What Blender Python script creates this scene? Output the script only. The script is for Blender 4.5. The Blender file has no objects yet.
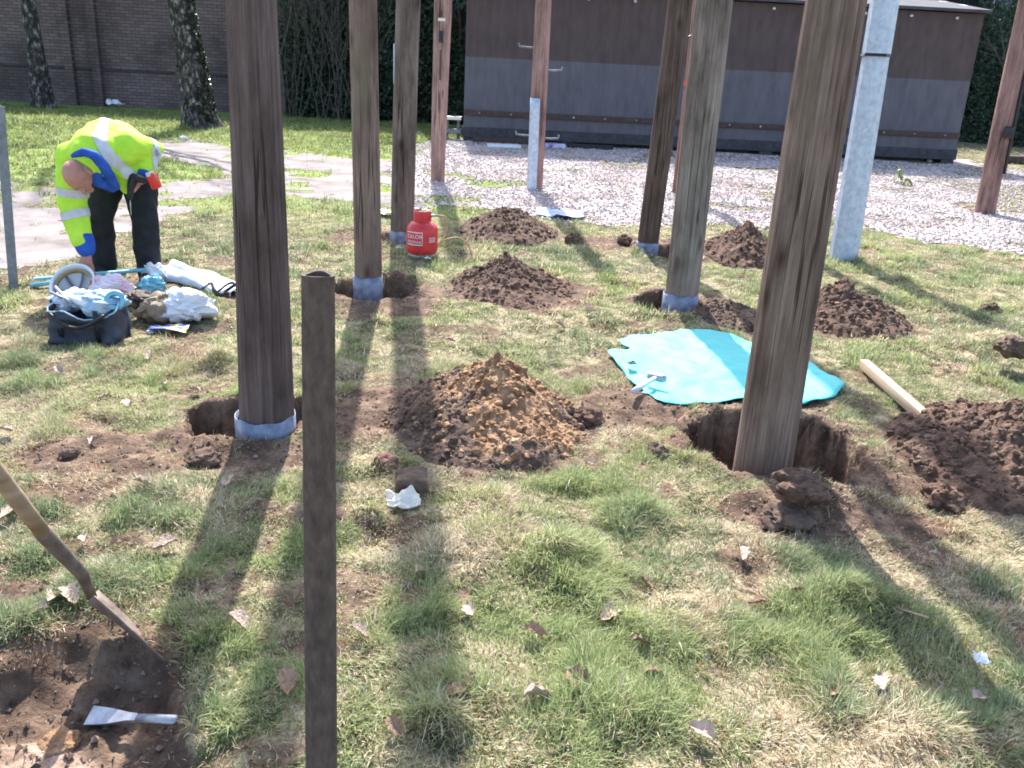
import bpy, bmesh, math, random
import numpy as np
from mathutils import Vector, Matrix
random.seed(7); RNG = np.random.default_rng(11)
R = math.radians
scene = bpy.context.scene
COL = scene.collection

# ------------------------------------------------------------------ camera
F = 888.0; PITCH = 20.0; ROLL = 2.85; CH = 1.55
camd = bpy.data.cameras.new('camera'); cam = bpy.data.objects.new('camera', camd); COL.objects.link(cam)
camd.sensor_width = 36; camd.lens = 36*F/1024; camd.clip_start = .05; camd.clip_end = 2000
RM = (Matrix.Rotation(R(90-PITCH), 4, 'X') @ Matrix.Rotation(R(ROLL), 4, 'Z'))
cam.matrix_world = Matrix.Translation((0, 0, CH)) @ RM
scene.camera = cam
def ray(px, py):
    return RM.to_3x3() @ Vector(((px-512)/F, -(py-384)/F, -1))
def flat(px, py, z=0.0):
    d = ray(px, py); t = (z-CH)/d.z
    return Vector((d.x*t, d.y*t, z))
def atY(px, py, Y):
    d = ray(px, py); t = Y/d.y
    return Vector((d.x*t, Y, CH+d.z*t))
def mpp(p):      # metres per pixel at a point
    v = RM.to_3x3().inverted() @ (Vector(p)-Vector((0, 0, CH)))
    return -v.z/F

# ------------------------------------------------------------------ noise
_T = RNG.random((256, 256))
def vnoise(x, y):
    x = np.asarray(x, float); y = np.asarray(y, float)
    xi = np.floor(x).astype(int); yi = np.floor(y).astype(int)
    fx = x-xi; fy = y-yi
    fx = fx*fx*(3-2*fx); fy = fy*fy*(3-2*fy)
    a = _T[xi & 255, yi & 255]; b = _T[(xi+1) & 255, yi & 255]
    c = _T[xi & 255, (yi+1) & 255]; d = _T[(xi+1) & 255, (yi+1) & 255]
    return (a*(1-fx)+b*fx)*(1-fy)+(c*(1-fx)+d*fx)*fy
def fbm(x, y, s=1.0, o=4, seed=0):
    x = np.asarray(x, float)*s+seed*17.3; y = np.asarray(y, float)*s+seed*5.7
    v = 0; a = .5; t = 0
    for i in range(o):
        v = v+a*vnoise(x, y); t += a; a *= .5; x = x*2.03+9.1; y = y*2.03+3.7
    return v/t
def sstep(a, b, v):
    t = np.clip((v-a)/(b-a), 0, 1); return t*t*(3-2*t)
def inpoly(x, y, poly):
    x = np.asarray(x, float); y = np.asarray(y, float); r = np.zeros(x.shape, bool); n = len(poly)
    for i in range(n):
        x1, y1 = poly[i]; x2, y2 = poly[(i+1) % n]
        c = ((y1 > y) != (y2 > y)) & (x < (x2-x1)*(y-y1)/((y2-y1)+1e-12)+x1)
        r ^= c
    return r
def pxpoly(pts):
    return [tuple(flat(*p)[:2]) for p in pts]
def ell(px, py, rx, ry):    # an ellipse on the ground from its picture size
    c = flat(px, py); a = flat(px, py-ry); b = flat(px, py+ry)
    return (c.x, (a.y+b.y)/2, rx*mpp(c), abs(a.y-b.y)/2)

# ------------------------------------------------------------------ terrain
PITS = [ell(247, 422, 58, 24)+(.6,), ell(373, 289, 38, 13)+(.55,), ell(397, 238, 16, 6)+(.22,),
        ell(662, 251, 22, 6)+(.22,), ell(671, 308, 36, 12)+(.5,), ell(776, 452, 78, 38)+(.6,),
        ell(200, 463, 16, 6)+(.06,)]
DIG = pxpoly([(-160, 790), (-30, 700), (35, 668), (75, 650), (120, 643), (160, 650), (185, 690), (190, 740), (175, 900), (-100, 1000)])
BUMPS = [ell(842, 614, 60, 24)+(.11,), ell(500, 555, 60, 30)+(.02,), ell(640, 515, 30, 12)+(.04,), ell(560, 560, 40, 16)+(.04,),
         ell(930, 640, 40, 22)+(.05,), ell(100, 600, 60, 26)+(.04,), ell(250, 350, 30, 10)+(.04,), ell(215, 362, 18, 7)+(.06,),
         ell(330, 520, 60, 20)+(.03,), ell(700, 620, 70, 30)+(.03,), ell(1005, 350, 22, 14)+(.09,), ell(345, 372, 18, 7)+(.05,),
         ell(640, 405, 60, 10)+(.04,), ell(805, 500, 45, 16)+(.09,), ell(745, 505, 30, 8)+(.03,), ell(140, 505, 90, 14)+(.03,),
         ell(880, 340, 40, 10)+(.03,), ell(980, 380, 30, 10)+(.04,), ell(20, 640, 50, 18)+(.03,), ell(600, 720, 90, 30)+(.03,), ell(440, 560, 26, 14)+(.04,),
         ell(365, 525, 22, 10)+(.04,), ell(430, 730, 40, 20)+(.05,), ell(920, 735, 70, 26)+(.03,)]
DIRT = [ell(250, 455, 95, 26), ell(130, 462, 135, 34), ell(60, 500, 80, 16), ell(370, 420, 50, 38), ell(380, 300, 90, 20), ell(520, 296, 95, 20),
        ell(690, 308, 75, 17), ell(780, 452, 130, 62), ell(640, 412, 75, 26), ell(500, 430, 112, 55), ell(985, 470, 105, 62),
        ell(860, 470, 90, 26), ell(800, 515, 80, 24), ell(60, 700, 150, 60), ell(120, 660, 90, 40), ell(850, 322, 70, 22), ell(505, 232, 62, 12), ell(738, 255, 48, 13),
        ell(640, 243, 60, 8), ell(20, 600, 70, 14), ell(385, 240, 22, 7), ell(345, 240, 22, 7), ell(760, 330, 60, 14), ell(900, 520, 60, 14)]
def ellmask(x, y, e, lo=.75, hi=1.15, j=.35):
    n = (fbm(x, y, 5, 3, 3)-.5)*j*2
    r = np.sqrt(((x-e[0])/e[2])**2+((y-e[1])/e[3])**2)+n
    return 1-sstep(lo, hi, r)
def distpoly_soft(x, y, poly, w):
    # 1 inside, falls to 0 within w outside (sampled by offsets, cheap and rounded)
    s = 0
    for k in range(8):
        a = k*math.pi/4
        s = s+inpoly(x+w*math.cos(a), y+w*math.sin(a), poly)
    return (s+inpoly(x, y, poly)*2)/10.0
def H(x, y):
    x = np.asarray(x, float); y = np.asarray(y, float)
    fade = 1-sstep(9, 16, np.hypot(x, y))*.7
    z = (.07*(fbm(x, y, .8, 2, 1)-.5)+.055*(fbm(x, y, 3, 3, 2)-.5)+.03*(fbm(x, y, 11, 2, 4)-.5))*fade
    path = sstep(.2, .8, distpoly_soft(x, y, PATHP, .12))
    z = z*(1-.75*path)
    for e in BUMPS:
        r2 = ((x-e[0])/e[2])**2+((y-e[1])/e[3])**2
        z = z+e[4]*np.exp(-r2*1.3)*(.7+.6*fbm(x, y, 14, 2, 5))
    for e in PITS:
        n = (fbm(x, y, 7, 3, 6)-.5)*.5+(fbm(x, y, 24, 3, 16)-.5)*.28
        r = np.sqrt(((x-e[0])/e[2])**2+((y-e[1])/e[3])**2)+n
        m = 1-sstep(.80, 1.04, r)
        z = z*(1-m)-m*(e[4]+.05*(fbm(x, y, 15, 2, 8)-.5)) + .025*np.exp(-((r-1.2)/.16)**2)
    d = distpoly_soft(x+(fbm(x, y, 9, 2, 5)-.5)*.12, y+(fbm(x, y, 9, 2, 9)-.5)*.12, DIG, .035)
    z = z-d*(.085+.06*(fbm(x, y, 10, 4, 7)-.5)+.03*(fbm(x, y, 35, 3, 17)-.5))
    return z
def dirtmask(x, y):
    x = np.asarray(x, float); y = np.asarray(y, float)
    m = np.zeros(x.shape)
    for e in DIRT: m = np.maximum(m, ellmask(x, y, e, .55, 1.2))
    m = np.maximum(m, distpoly_soft(x, y, DIG, .08))
    for e in PITS: m = np.maximum(m, ellmask(x, y, e[:4], 1.05, 1.3, .2))
    bare = sstep(.53, .68, fbm(x, y, 4.2, 4, 12))*.6*(1-sstep(8, 11, y))
    return np.clip(np.maximum(m, bare), 0, 1)
PATHP = pxpoly([(-220, 165), (0, 181), (60, 187), (110, 186), (158, 183), (200, 182), (224, 175), (222, 168), (180, 161), (158, 158),
                (160, 142), (190, 139), (228, 149), (290, 151), (350, 159), (395, 158), (418, 141), (436, 136), (450, 150), (440, 190), (412, 212), (385, 208), (340, 204), (286, 202), (240, 198), (208, 201), (165, 220), (115, 238), (57, 257), (0, 274), (-220, 315)])
GRAVP = pxpoly([(398, 150), (394, 212), (450, 207), (500, 212), (560, 221), (620, 226), (700, 225), (790, 224), (850, 222), (880, 232), (930, 240), (1024, 256), (1250, 300),
                (1250, 185), (1024, 170), (960, 160), (700, 150), (463, 139), (430, 138)])
def ground(px, py, n=4):
    p = flat(px, py)
    for i in range(n):
        z = float(H(p.x, p.y)); p = flat(px, py, z)
    return p

# ------------------------------------------------------------------ mesh helpers
def worldloc(o):
    v = Vector((0, 0, 0))
    while o: v = v+o.location; o = o.parent
    return v
def mk(name, V, Fc, mat, parent=None, origin=None, smooth=True, mats=None, fmat=None):
    me = bpy.data.meshes.new(name)
    off = Vector(origin) if origin is not None else (worldloc(parent) if parent else Vector((0, 0, 0)))
    V = [(v[0]-off.x, v[1]-off.y, v[2]-off.z) for v in V]
    me.from_pydata(V, [], [tuple(f) for f in Fc])
    me.materials.append(mat)
    if mats:
        for m in mats: me.materials.append(m)
        if fmat is not None:
            for p, k in zip(me.polygons, fmat): p.material_index = k
    me.polygons.foreach_set('use_smooth', [smooth]*len(me.polygons))
    me.update()
    o = bpy.data.objects.new(name, me); COL.objects.link(o)
    if parent: o.parent = parent
    else: o.location = off
    return o
def npmesh(name, V, quads=None, tris=None, mat=None, smooth=False, colors=None, attr=None):
    me = bpy.data.meshes.new(name)
    nv = len(V); me.vertices.add(nv); me.vertices.foreach_set('co', np.asarray(V, np.float32).ravel())
    loops = []; tot = []
    if quads is not None and len(quads): loops.append(np.asarray(quads).ravel()); tot.append(np.full(len(quads), 4))
    if tris is not None and len(tris): loops.append(np.asarray(tris).ravel()); tot.append(np.full(len(tris), 3))
    loops = np.concatenate(loops).astype(np.int32); tot = np.concatenate(tot).astype(np.int32)
    start = np.concatenate([[0], np.cumsum(tot)[:-1]]).astype(np.int32)
    me.loops.add(len(loops)); me.loops.foreach_set('vertex_index', loops)
    me.polygons.add(len(tot)); me.polygons.foreach_set('loop_start', start)
    try: me.polygons.foreach_set('loop_total', tot)
    except Exception: pass
    me.polygons.foreach_set('use_smooth', np.full(len(tot), smooth))
    me.update(calc_edges=True); me.validate()
    if colors is not None:
        a = me.color_attributes.new('Col', 'FLOAT_COLOR', 'POINT')
        c = np.ones((nv, 4), np.float32); c[:, :3] = colors; a.data.foreach_set('color', c.ravel())
    me.materials.append(mat)
    o = bpy.data.objects.new(name, me); COL.objects.link(o)
    return o
def empty(name, loc):
    o = bpy.data.objects.new(name, None); COL.objects.link(o); o.location = loc; o.empty_display_size = .1
    return o
def tag(o, label=None, cat=None, group=None, kind=None):
    if label: o['label'] = label
    if cat: o['category'] = cat
    if group: o['group'] = group
    if kind: o['kind'] = kind
    return o
class MB:
    def __init__(s): s.v = []; s.f = []
    def add(s, V, Fc):
        n = len(s.v); s.v += [tuple(v) for v in V]; s.f += [tuple(i+n for i in f) for f in Fc]; return s
    def tube(s, pts, rad, seg=12, cap=True, squash=1.0, up=None):
        pts = [Vector(p) for p in pts]
        if not hasattr(rad, '__len__'): rad = [rad]*len(pts)
        V = []; n = len(pts); prev = None
        for i, p in enumerate(pts):
            t = (pts[min(i+1, n-1)]-pts[max(i-1, 0)]).normalized()
            if prev is None:
                a = Vector(up) if up else (Vector((0, 0, 1)) if abs(t.z) < .9 else Vector((1, 0, 0)))
            else: a = prev
            u = (a-t*a.dot(t)).normalized(); w = t.cross(u); prev = u
            for k in range(seg):
                an = 2*math.pi*k/seg
                V.append(p+u*math.cos(an)*rad[i]*squash+w*math.sin(an)*rad[i])
        Fc = [(i*seg+k, i*seg+(k+1) % seg, (i+1)*seg+(k+1) % seg, (i+1)*seg+k) for i in range(n-1) for k in range(seg)]
        if cap:
            Fc.append(tuple(range(seg))[::-1]); Fc.append(tuple((n-1)*seg+k for k in range(seg)))
        return s.add(V, Fc)
    def capsule(s, pts, rad, seg=14, squash=1.0, up=None):   # rounded chain for remeshing
        pts = [Vector(p) for p in pts]; P = []; Q = []
        d0 = (pts[0]-pts[1]).normalized(); d1 = (pts[-1]-pts[-2]).normalized()
        for a in (1.0, .85, .5): P.append(pts[0]+d0*rad[0]*a); Q.append(rad[0]*max(.05, math.sqrt(1-a*a)))
        for i in range(len(pts)): P.append(pts[i]); Q.append(rad[i])
        for a in (.5, .85, 1.0): P.append(pts[-1]+d1*rad[-1]*a); Q.append(rad[-1]*max(.05, math.sqrt(1-a*a)))
        return s.tube(P, Q, seg, True, squash, up)
    def box(s, c, size, rot=None, bev=0.0):
        hx, hy, hz = [q/2 for q in size]; c = Vector(c)
        bm = bmesh.new(); bmesh.ops.create_cube(bm, size=1)
        for v in bm.verts: v.co = Vector((v.co.x*size[0], v.co.y*size[1], v.co.z*size[2]))
        if bev: bmesh.ops.bevel(bm, geom=bm.edges[:], offset=bev, segments=2, affect='EDGES', profile=.5)
        M = rot if rot else Matrix.Identity(3)
        bm.verts.ensure_lookup_table()
        V = [c+M @ v.co for v in bm.verts]; Fc = [[v.index for v in f.verts] for f in bm.faces]
        bm.free(); return s.add(V, Fc)
    def lathe(s, prof, c=(0, 0, 0), seg=32, rot=None):
        c = Vector(c); M = rot if rot else Matrix.Identity(3); V = []; Fc = []
        for r, z in prof:
            for k in range(seg):
                a = 2*math.pi*k/seg; V.append(c+M @ Vector((r*math.cos(a), r*math.sin(a), z)))
        for i in range(len(prof)-1):
            for k in range(seg): Fc.append((i*seg+k, i*seg+(k+1) % seg, (i+1)*seg+(k+1) % seg, (i+1)*seg+k))
        return s.add(V, Fc)
    def ell(s, c, ax, rot=None, seg=20, rings=12, fn=None):
        c = Vector(c); M = rot if rot else Matrix.Identity(3); V = []; Fc = []
        for i in range(rings+1):
            th = math.pi*i/rings
            for k in range(seg):
                a = 2*math.pi*k/seg
                d = Vector((math.sin(th)*math.cos(a), math.sin(th)*math.sin(a), math.cos(th)))
                p = Vector((d.x*ax[0], d.y*ax[1], d.z*ax[2]))
                if fn: p = fn(p, d)
                V.append(c+M @ p)
        for i in range(rings):
            for k in range(seg): Fc.append((i*seg+k, (i+1)*seg+k, (i+1)*seg+(k+1) % seg, i*seg+(k+1) % seg))
        return s.add(V, Fc)
    def build(s, name, mat, parent=None, origin=None, smooth=True, **k):
        return mk(name, s.v, s.f, mat, parent, origin, smooth, **k)
def shade_auto(o, ang=35):
    me = o.data; bm = bmesh.new(); bm.from_mesh(me)
    for e in bm.edges:
        if len(e.link_faces) == 2 and e.calc_face_angle(0) > R(ang): e.smooth = False
    bm.to_mesh(me); bm.free(); return o
def remesh(o, voxel, smooth_iter=2, wr=0.0, wscale=20, seed=0):
    m = o.modifiers.new('r', 'REMESH'); m.mode = 'VOXEL'; m.voxel_size = voxel; m.use_smooth_shade = True
    if smooth_iter:
        s = o.modifiers.new('s', 'SMOOTH'); s.iterations = smooth_iter; s.factor = .6
    dg = bpy.context.evaluated_depsgraph_get(); dg.update()
    me = bpy.data.meshes.new_from_object(o.evaluated_get(dg)); me.name = o.name
    o.modifiers.clear(); mats = [x for x in o.data.materials]
    o.data = me
    if not me.materials:
        for x in mats: me.materials.append(x)
    if wr:
        n = len(me.vertices); co = np.empty(n*3, np.float32); me.vertices.foreach_get('co', co); co = co.reshape(-1, 3)
        no = np.empty(n*3, np.float32); me.vertices.foreach_get('normal', no); no = no.reshape(-1, 3)
        d = fbm(co[:, 0]*wscale+co[:, 2]*wscale*.7, co[:, 1]*wscale+co[:, 2]*wscale*.45, 1, 3, seed)-.5
        d = d+.6*(np.abs(fbm(co[:, 2]*wscale*1.3+co[:, 0]*wscale*.5, co[:, 0]*wscale*.8-co[:, 1]*wscale, 1, 2, seed+3)-.5)-.15)
        co = co+no*(d*wr)[:, None]
        me.vertices.foreach_set('co', co.astype(np.float32).ravel()); me.update()
    me.polygons.foreach_set('use_smooth', [True]*len(me.polygons))
    return o

# ------------------------------------------------------------------ materials
def newmat(name):
    m = bpy.data.materials.new(name); m.use_nodes = True
    nt = m.node_tree; b = nt.nodes['Principled BSDF']; return m, nt, b
def N(nt, t, **k):
    n = nt.nodes.new(t)
    for a, v in k.items():
        if a.startswith('i_'): n.inputs[a[2:].replace('_', ' ')].default_value = v
        else: setattr(n, a, v)
    return n
def c4(c): return (c[0], c[1], c[2], 1)
def ramp(nt, fac, stops):
    r = nt.nodes.new('ShaderNodeValToRGB'); cr = r.color_ramp
    while len(cr.elements) < len(stops): cr.elements.new(.5)
    for e, (p, c) in zip(cr.elements, stops): e.position = p; e.color = c4(c)
    nt.links.new(fac, r.inputs[0]); return r
def noisy(name, stops, scale=10, rough=.8, bump=.3, stretch=(1, 1, 1), detail=6, bscale=None, metal=0, dist=.01, spec=.3, transl=0):
    m, nt, b = newmat(name); L = nt.links
    tc = N(nt, 'ShaderNodeTexCoord'); mp = N(nt, 'ShaderNodeMapping'); mp.inputs['Scale'].default_value = stretch
    L.new(tc.outputs['Object'], mp.inputs[0])
    no = N(nt, 'ShaderNodeTexNoise'); no.inputs['Scale'].default_value = scale; no.inputs['Detail'].default_value = detail; no.inputs['Roughness'].default_value = .6
    L.new(mp.outputs[0], no.inputs['Vector'])
    r = ramp(nt, no.outputs['Fac'], stops); L.new(r.outputs[0], b.inputs['Base Color'])
    b.inputs['Roughness'].default_value = rough; b.inputs['Metallic'].default_value = metal
    b.inputs['Specular IOR Level'].default_value = spec
    if transl: b.inputs['Subsurface Weight'].default_value = 0
    if bump:
        n2 = N(nt, 'ShaderNodeTexNoise'); n2.inputs['Scale'].default_value = bscale or scale*2; n2.inputs['Detail'].default_value = 5
        L.new(mp.outputs[0], n2.inputs['Vector'])
        bp = N(nt, 'ShaderNodeBump'); bp.inputs['Strength'].default_value = bump; bp.inputs['Distance'].default_value = dist
        L.new(n2.outputs['Fac'], bp.inputs['Height']); L.new(bp.outputs[0], b.inputs['Normal'])
    return m
def woodmat(name, dark, mid, light, green=None, red=None, seed=0.0):
    m, nt, b = newmat(name); L = nt.links
    tc = N(nt, 'ShaderNodeTexCoord'); mp = N(nt, 'ShaderNodeMapping'); mp.inputs['Scale'].default_value = (1, 1, .03); mp.inputs['Location'].default_value = (seed, seed*2, seed)
    L.new(tc.outputs['Object'], mp.inputs[0])
    n1 = N(nt, 'ShaderNodeTexNoise', i_Scale=58.0, i_Detail=9.0, i_Roughness=.75); L.new(mp.outputs[0], n1.inputs['Vector'])
    r = ramp(nt, n1.outputs['Fac'], [(.33, dark), (.5, mid), (.68, light)])
    mp2 = N(nt, 'ShaderNodeMapping'); mp2.inputs['Scale'].default_value = (1, 1, .35); mp2.inputs['Location'].default_value = (seed+3, seed, 0); L.new(tc.outputs['Object'], mp2.inputs[0])
    n2 = N(nt, 'ShaderNodeTexNoise', i_Scale=5.0, i_Detail=6.0, i_Roughness=.65); L.new(mp2.outputs[0], n2.inputs['Vector'])
    mx = N(nt, 'ShaderNodeMix', data_type='RGBA', blend_type='MULTIPLY'); mx.inputs[0].default_value = .85
    r2 = ramp(nt, n2.outputs['Fac'], [(.34, (.42, .38, .36)), (.5, (.9, .86, .84)), (.66, (1.25, 1.22, 1.2))])
    L.new(r.outputs[0], mx.inputs[6]); L.new(r2.outputs[0], mx.inputs[7]); out = mx.outputs[2]
    # knots
    mp3 = N(nt, 'ShaderNodeMapping'); mp3.inputs['Scale'].default_value = (6, 6, 2.4); mp3.inputs['Location'].default_value = (seed*1.3, 0, seed); L.new(tc.outputs['Object'], mp3.inputs[0])
    vo = N(nt, 'ShaderNodeTexVoronoi'); vo.inputs['Scale'].default_value = 1.0; L.new(mp3.outputs[0], vo.inputs['Vector'])
    rk = ramp(nt, vo.outputs['Distance'], [(.04, (.15, .12, .11)), (.10, (.55, .5, .47)), (.2, (1, 1, 1))])
    mk_ = N(nt, 'ShaderNodeMix', data_type='RGBA', blend_type='MULTIPLY'); mk_.inputs[0].default_value = .8
    L.new(out, mk_.inputs[6]); L.new(rk.outputs[0], mk_.inputs[7]); out = mk_.outputs[2]
    mpc = N(nt, 'ShaderNodeMapping'); mpc.inputs['Scale'].default_value = (1, 1, .022); mpc.inputs['Location'].default_value = (seed*2, seed, seed*.1); L.new(tc.outputs['Object'], mpc.inputs[0])
    nc = N(nt, 'ShaderNodeTexNoise', i_Scale=15.0, i_Detail=3.0, i_Roughness=.6); L.new(mpc.outputs[0], nc.inputs['Vector'])
    sb = N(nt, 'ShaderNodeMath', operation='SUBTRACT'); L.new(nc.outputs['Fac'], sb.inputs[0]); sb.inputs[1].default_value = .5
    ab = N(nt, 'ShaderNodeMath', operation='ABSOLUTE'); L.new(sb.outputs[0], ab.inputs[0])
    mpd = N(nt, 'ShaderNodeMapping'); mpd.inputs['Scale'].default_value = (3, 3, .8); L.new(tc.outputs['Object'], mpd.inputs[0])
    nd = N(nt, 'ShaderNodeTexNoise', i_Scale=1.6, i_Detail=2.0); L.new(mpd.outputs[0], nd.inputs['Vector'])
    ml = N(nt, 'ShaderNodeMath', operation='MULTIPLY_ADD'); L.new(nd.outputs['Fac'], ml.inputs[0]); ml.inputs[1].default_value = .09; ml.inputs[2].default_value = -.042
    ad = N(nt, 'ShaderNodeMath', operation='ADD'); L.new(ab.outputs[0], ad.inputs[0]); L.new(ml.outputs[0], ad.inputs[1])
    rc = ramp(nt, ad.outputs[0], [(.001, (.26, .22, .2)), (.013, (1, 1, 1))])
    mc = N(nt, 'ShaderNodeMix', data_type='RGBA', blend_type='MULTIPLY'); mc.inputs[0].default_value = .9
    L.new(out, mc.inputs[6]); L.new(rc.outputs[0], mc.inputs[7]); out = mc.outputs[2]
    for col, loc, lo in ((green, 11, .52), (red, 23, .5)):
        if col is None: continue
        mq = N(nt, 'ShaderNodeMapping'); mq.inputs['Scale'].default_value = (1, 1, .2); mq.inputs['Location'].default_value = (loc+seed, loc, loc); L.new(tc.outputs['Object'], mq.inputs[0])
        n3 = N(nt, 'ShaderNodeTexNoise', i_Scale=7.0, i_Detail=5.0); L.new(mq.outputs[0], n3.inputs['Vector'])
        rr = ramp(nt, n3.outputs['Fac'], [(lo+.03, (0, 0, 0)), (lo+.2, (.5, .5, .5))])
        m3 = N(nt, 'ShaderNodeMix', data_type='RGBA'); L.new(rr.outputs[0], m3.inputs[0]); L.new(out, m3.inputs[6]); m3.inputs[7].default_value = c4(col); out = m3.outputs[2]
    L.new(out, b.inputs['Base Color']); b.inputs['Roughness'].default_value = .88; b.inputs['Specular IOR Level'].default_value = .2
    mpb = N(nt, 'ShaderNodeMapping'); mpb.inputs['Scale'].default_value = (1, 1, .03); L.new(tc.outputs['Object'], mpb.inputs[0])
    n4 = N(nt, 'ShaderNodeTexNoise', i_Scale=60.0, i_Detail=7.0, i_Roughness=.75); L.new(mpb.outputs[0], n4.inputs['Vector'])
    bp = N(nt, 'ShaderNodeBump', i_Strength=.8, i_Distance=.01); L.new(n4.outputs['Fac'], bp.inputs['Height']); L.new(bp.outputs[0], b.inputs['Normal'])
    return m
def foliage(name, transl=.35, rough=.6):
    m, nt, b = newmat(name); L = nt.links
    at = N(nt, 'ShaderNodeAttribute', attribute_name='Col')
    b.inputs['Roughness'].default_value = rough; b.inputs['Specular IOR Level'].default_value = .25
    L.new(at.outputs['Color'], b.inputs['Base Color'])
    tr = N(nt, 'ShaderNodeBsdfTranslucent'); L.new(at.outputs['Color'], tr.inputs[0])
    mx = N(nt, 'ShaderNodeMixShader'); mx.inputs[0].default_value = transl
    L.new(b.outputs[0], mx.inputs[1]); L.new(tr.outputs[0], mx.inputs[2]); L.new(mx.outputs[0], nt.nodes['Material Output'].inputs[0])
    return m
M = {}
M['soil'] = noisy('soil', [(.3, (.05, .032, .024)), (.5, (.11, .070, .050)), (.72, (.21, .14, .098))], 9, .95, .9, bscale=60, dist=.012, detail=9)
M['soil_dark'] = noisy('soil_dark', [(.3, (.050, .029, .021)), (.5, (.108, .064, .045)), (.75, (.21, .130, .09))], 16, .95, .9, bscale=70, dist=.012, detail=9)
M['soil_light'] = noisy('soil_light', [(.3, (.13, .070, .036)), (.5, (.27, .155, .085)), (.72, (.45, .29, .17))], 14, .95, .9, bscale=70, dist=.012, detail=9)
M['grass'] = foliage('grass_blades', .42)
M['leaf'] = foliage('evergreen_leaves', .25, .35)
M['steel'] = noisy('galvanised_steel', [(.35, (.36, .42, .52)), (.6, (.5, .57, .68))], 22, .45, .15, metal=.15, bscale=60, dist=.003, spec=.5)
M['sleeve'] = noisy('sleeve_blue_grey', [(.35, (.11, .13, .19)), (.55, (.19, .22, .30)), (.7, (.28, .31, .36))], 18, .5, .3, bscale=40, dist=.004, spec=.45)
M['postgrey'] = noisy('post_grey', [(.3, (.13, .14, .155)), (.7, (.24, .255, .275))], 30, .7, .3, dist=.003)
M['rustpipe'] = noisy('weathered_pipe', [(.25, (.05, .036, .031)), (.5, (.095, .068, .057)), (.75, (.14, .105, .083))], 60, .85, .7, stretch=(1, 1, .5), bscale=190, dist=.003, detail=8)
M['brown_wall'] = noisy('brown_cladding', [(.3, (.060, .043, .042)), (.7, (.092, .069, .066))], 4, .75, .2, stretch=(2, 2, .6), dist=.01)
M['grey_wall'] = noisy('grey_cladding', [(.3, (.085, .083, .098)), (.7, (.122, .119, .137))], 4, .75, .2, stretch=(2, 2, .6), dist=.01)
M['rust'] = noisy('rusty_rail', [(.3, (.05, .034, .032)), (.7, (.095, .062, .055))], 12, .85, .4, dist=.006)
M['darkbase'] = noisy('dark_base', [(.3, (.035, .035, .042)), (.7, (.07, .07, .08))], 9, .9, .3)
M['roof'] = noisy('roof_felt', [(.3, (.05, .05, .06)), (.63, (.09, .085, .10)), (.67, (.45, .45, .45)), (.8, (.7, .7, .7))], 2.5, .9, .3, detail=10)
M['white'] = noisy('white_plastic', [(.3, (.62, .64, .68)), (.7, (.78, .79, .81))], 9, .4, .15, spec=.5, dist=.004)
M['whitecloth'] = noisy('pale_sheet', [(.3, (.42, .50, .66)), (.7, (.64, .70, .80))], 9, .5, .2, spec=.5, dist=.004)
M['paper'] = noisy('paper', [(.3, (.62, .57, .47)), (.7, (.80, .75, .66))], 20, .9, .2, dist=.002)
M['hivis'] = noisy('hi_vis_yellow', [(.3, (.42, .74, .045)), (.7, (.55, .86, .07))], 9, .75, .25, bscale=25, dist=.012)
M['refl'] = noisy('reflective_tape', [(.3, (.42, .44, .48)), (.7, (.62, .64, .68))], 14, .4, .2, dist=.003, spec=.6)
M['blue'] = noisy('royal_blue_cloth', [(.3, (.012, .055, .30)), (.7, (.03, .12, .5))], 14, .8, .3, dist=.006)
M['black'] = noisy('black_cloth', [(.3, (.009, .010, .014)), (.7, (.022, .024, .032))], 16, .85, .4, dist=.01)
M['rubber'] = noisy('black_plastic', [(.3, (.012, .012, .014)), (.7, (.03, .03, .034))], 30, .45, .1)
M['shoe'] = noisy('boot_leather', [(.3, (.02, .018, .018)), (.7, (.05, .045, .042))], 30, .6, .2)
M['skin'] = noisy('skin', [(.3, (.38, .17, .125)), (.7, (.50, .255, .19))], 12, .5, .1, dist=.002, spec=.4)
M['scalp'] = noisy('scalp', [(.3, (.45, .185, .135)), (.7, (.56, .26, .19))], 8, .42, .08, dist=.002, spec=.45)
M['hair'] = noisy('grey_hair', [(.3, (.30, .27, .26)), (.7, (.46, .43, .41))], 120, .9, .5, dist=.002)
M['redpaint'] = noisy('red_paint', [(.3, (.52, .022, .028)), (.75, (.68, .05, .05))], 10, .38, .15, dist=.002, spec=.5)
M['redplastic'] = noisy('red_plastic', [(.3, (.55, .03, .02)), (.7, (.7, .05, .03))], 10, .4, .05)
M['metal'] = noisy('worn_steel', [(.3, (.22, .23, .25)), (.6, (.42, .43, .46))], 22, .42, .3, metal=.75, dist=.002)
M['hose'] = noisy('orange_hose', [(.3, (.42, .2, .10)), (.7, (.55, .30, .17))], 20, .55, .05)
M['canvas'] = noisy('tan_canvas', [(.3, (.22, .165, .115)), (.7, (.36, .29, .21))], 12, .9, .4, dist=.006)
M['leather'] = noisy('brown_leather', [(.3, (.06, .042, .034)), (.7, (.12, .085, .066))], 12, .75, .4, dist=.006)
M['bagfab'] = noisy('dark_bag_fabric', [(.3, (.035, .038, .052)), (.7, (.075, .08, .105))], 12, .8, .8, dist=.008)
M['cyan'] = noisy('pale_cyan', [(.3, (.10, .36, .48)), (.7, (.25, .55, .66))], 14, .5, .1)
M['ltblue'] = noisy('pale_blue_cloth', [(.3, (.22, .38, .52)), (.7, (.5, .62, .72))], 12, .8, .4, dist=.008)
M['pinkwhite'] = noisy('pink_white_plastic', [(.42, (.72, .66, .70)), (.6, (.85, .42, .50)), (.72, (.8, .75, .78))], 9, .45, .2, dist=.004)
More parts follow.
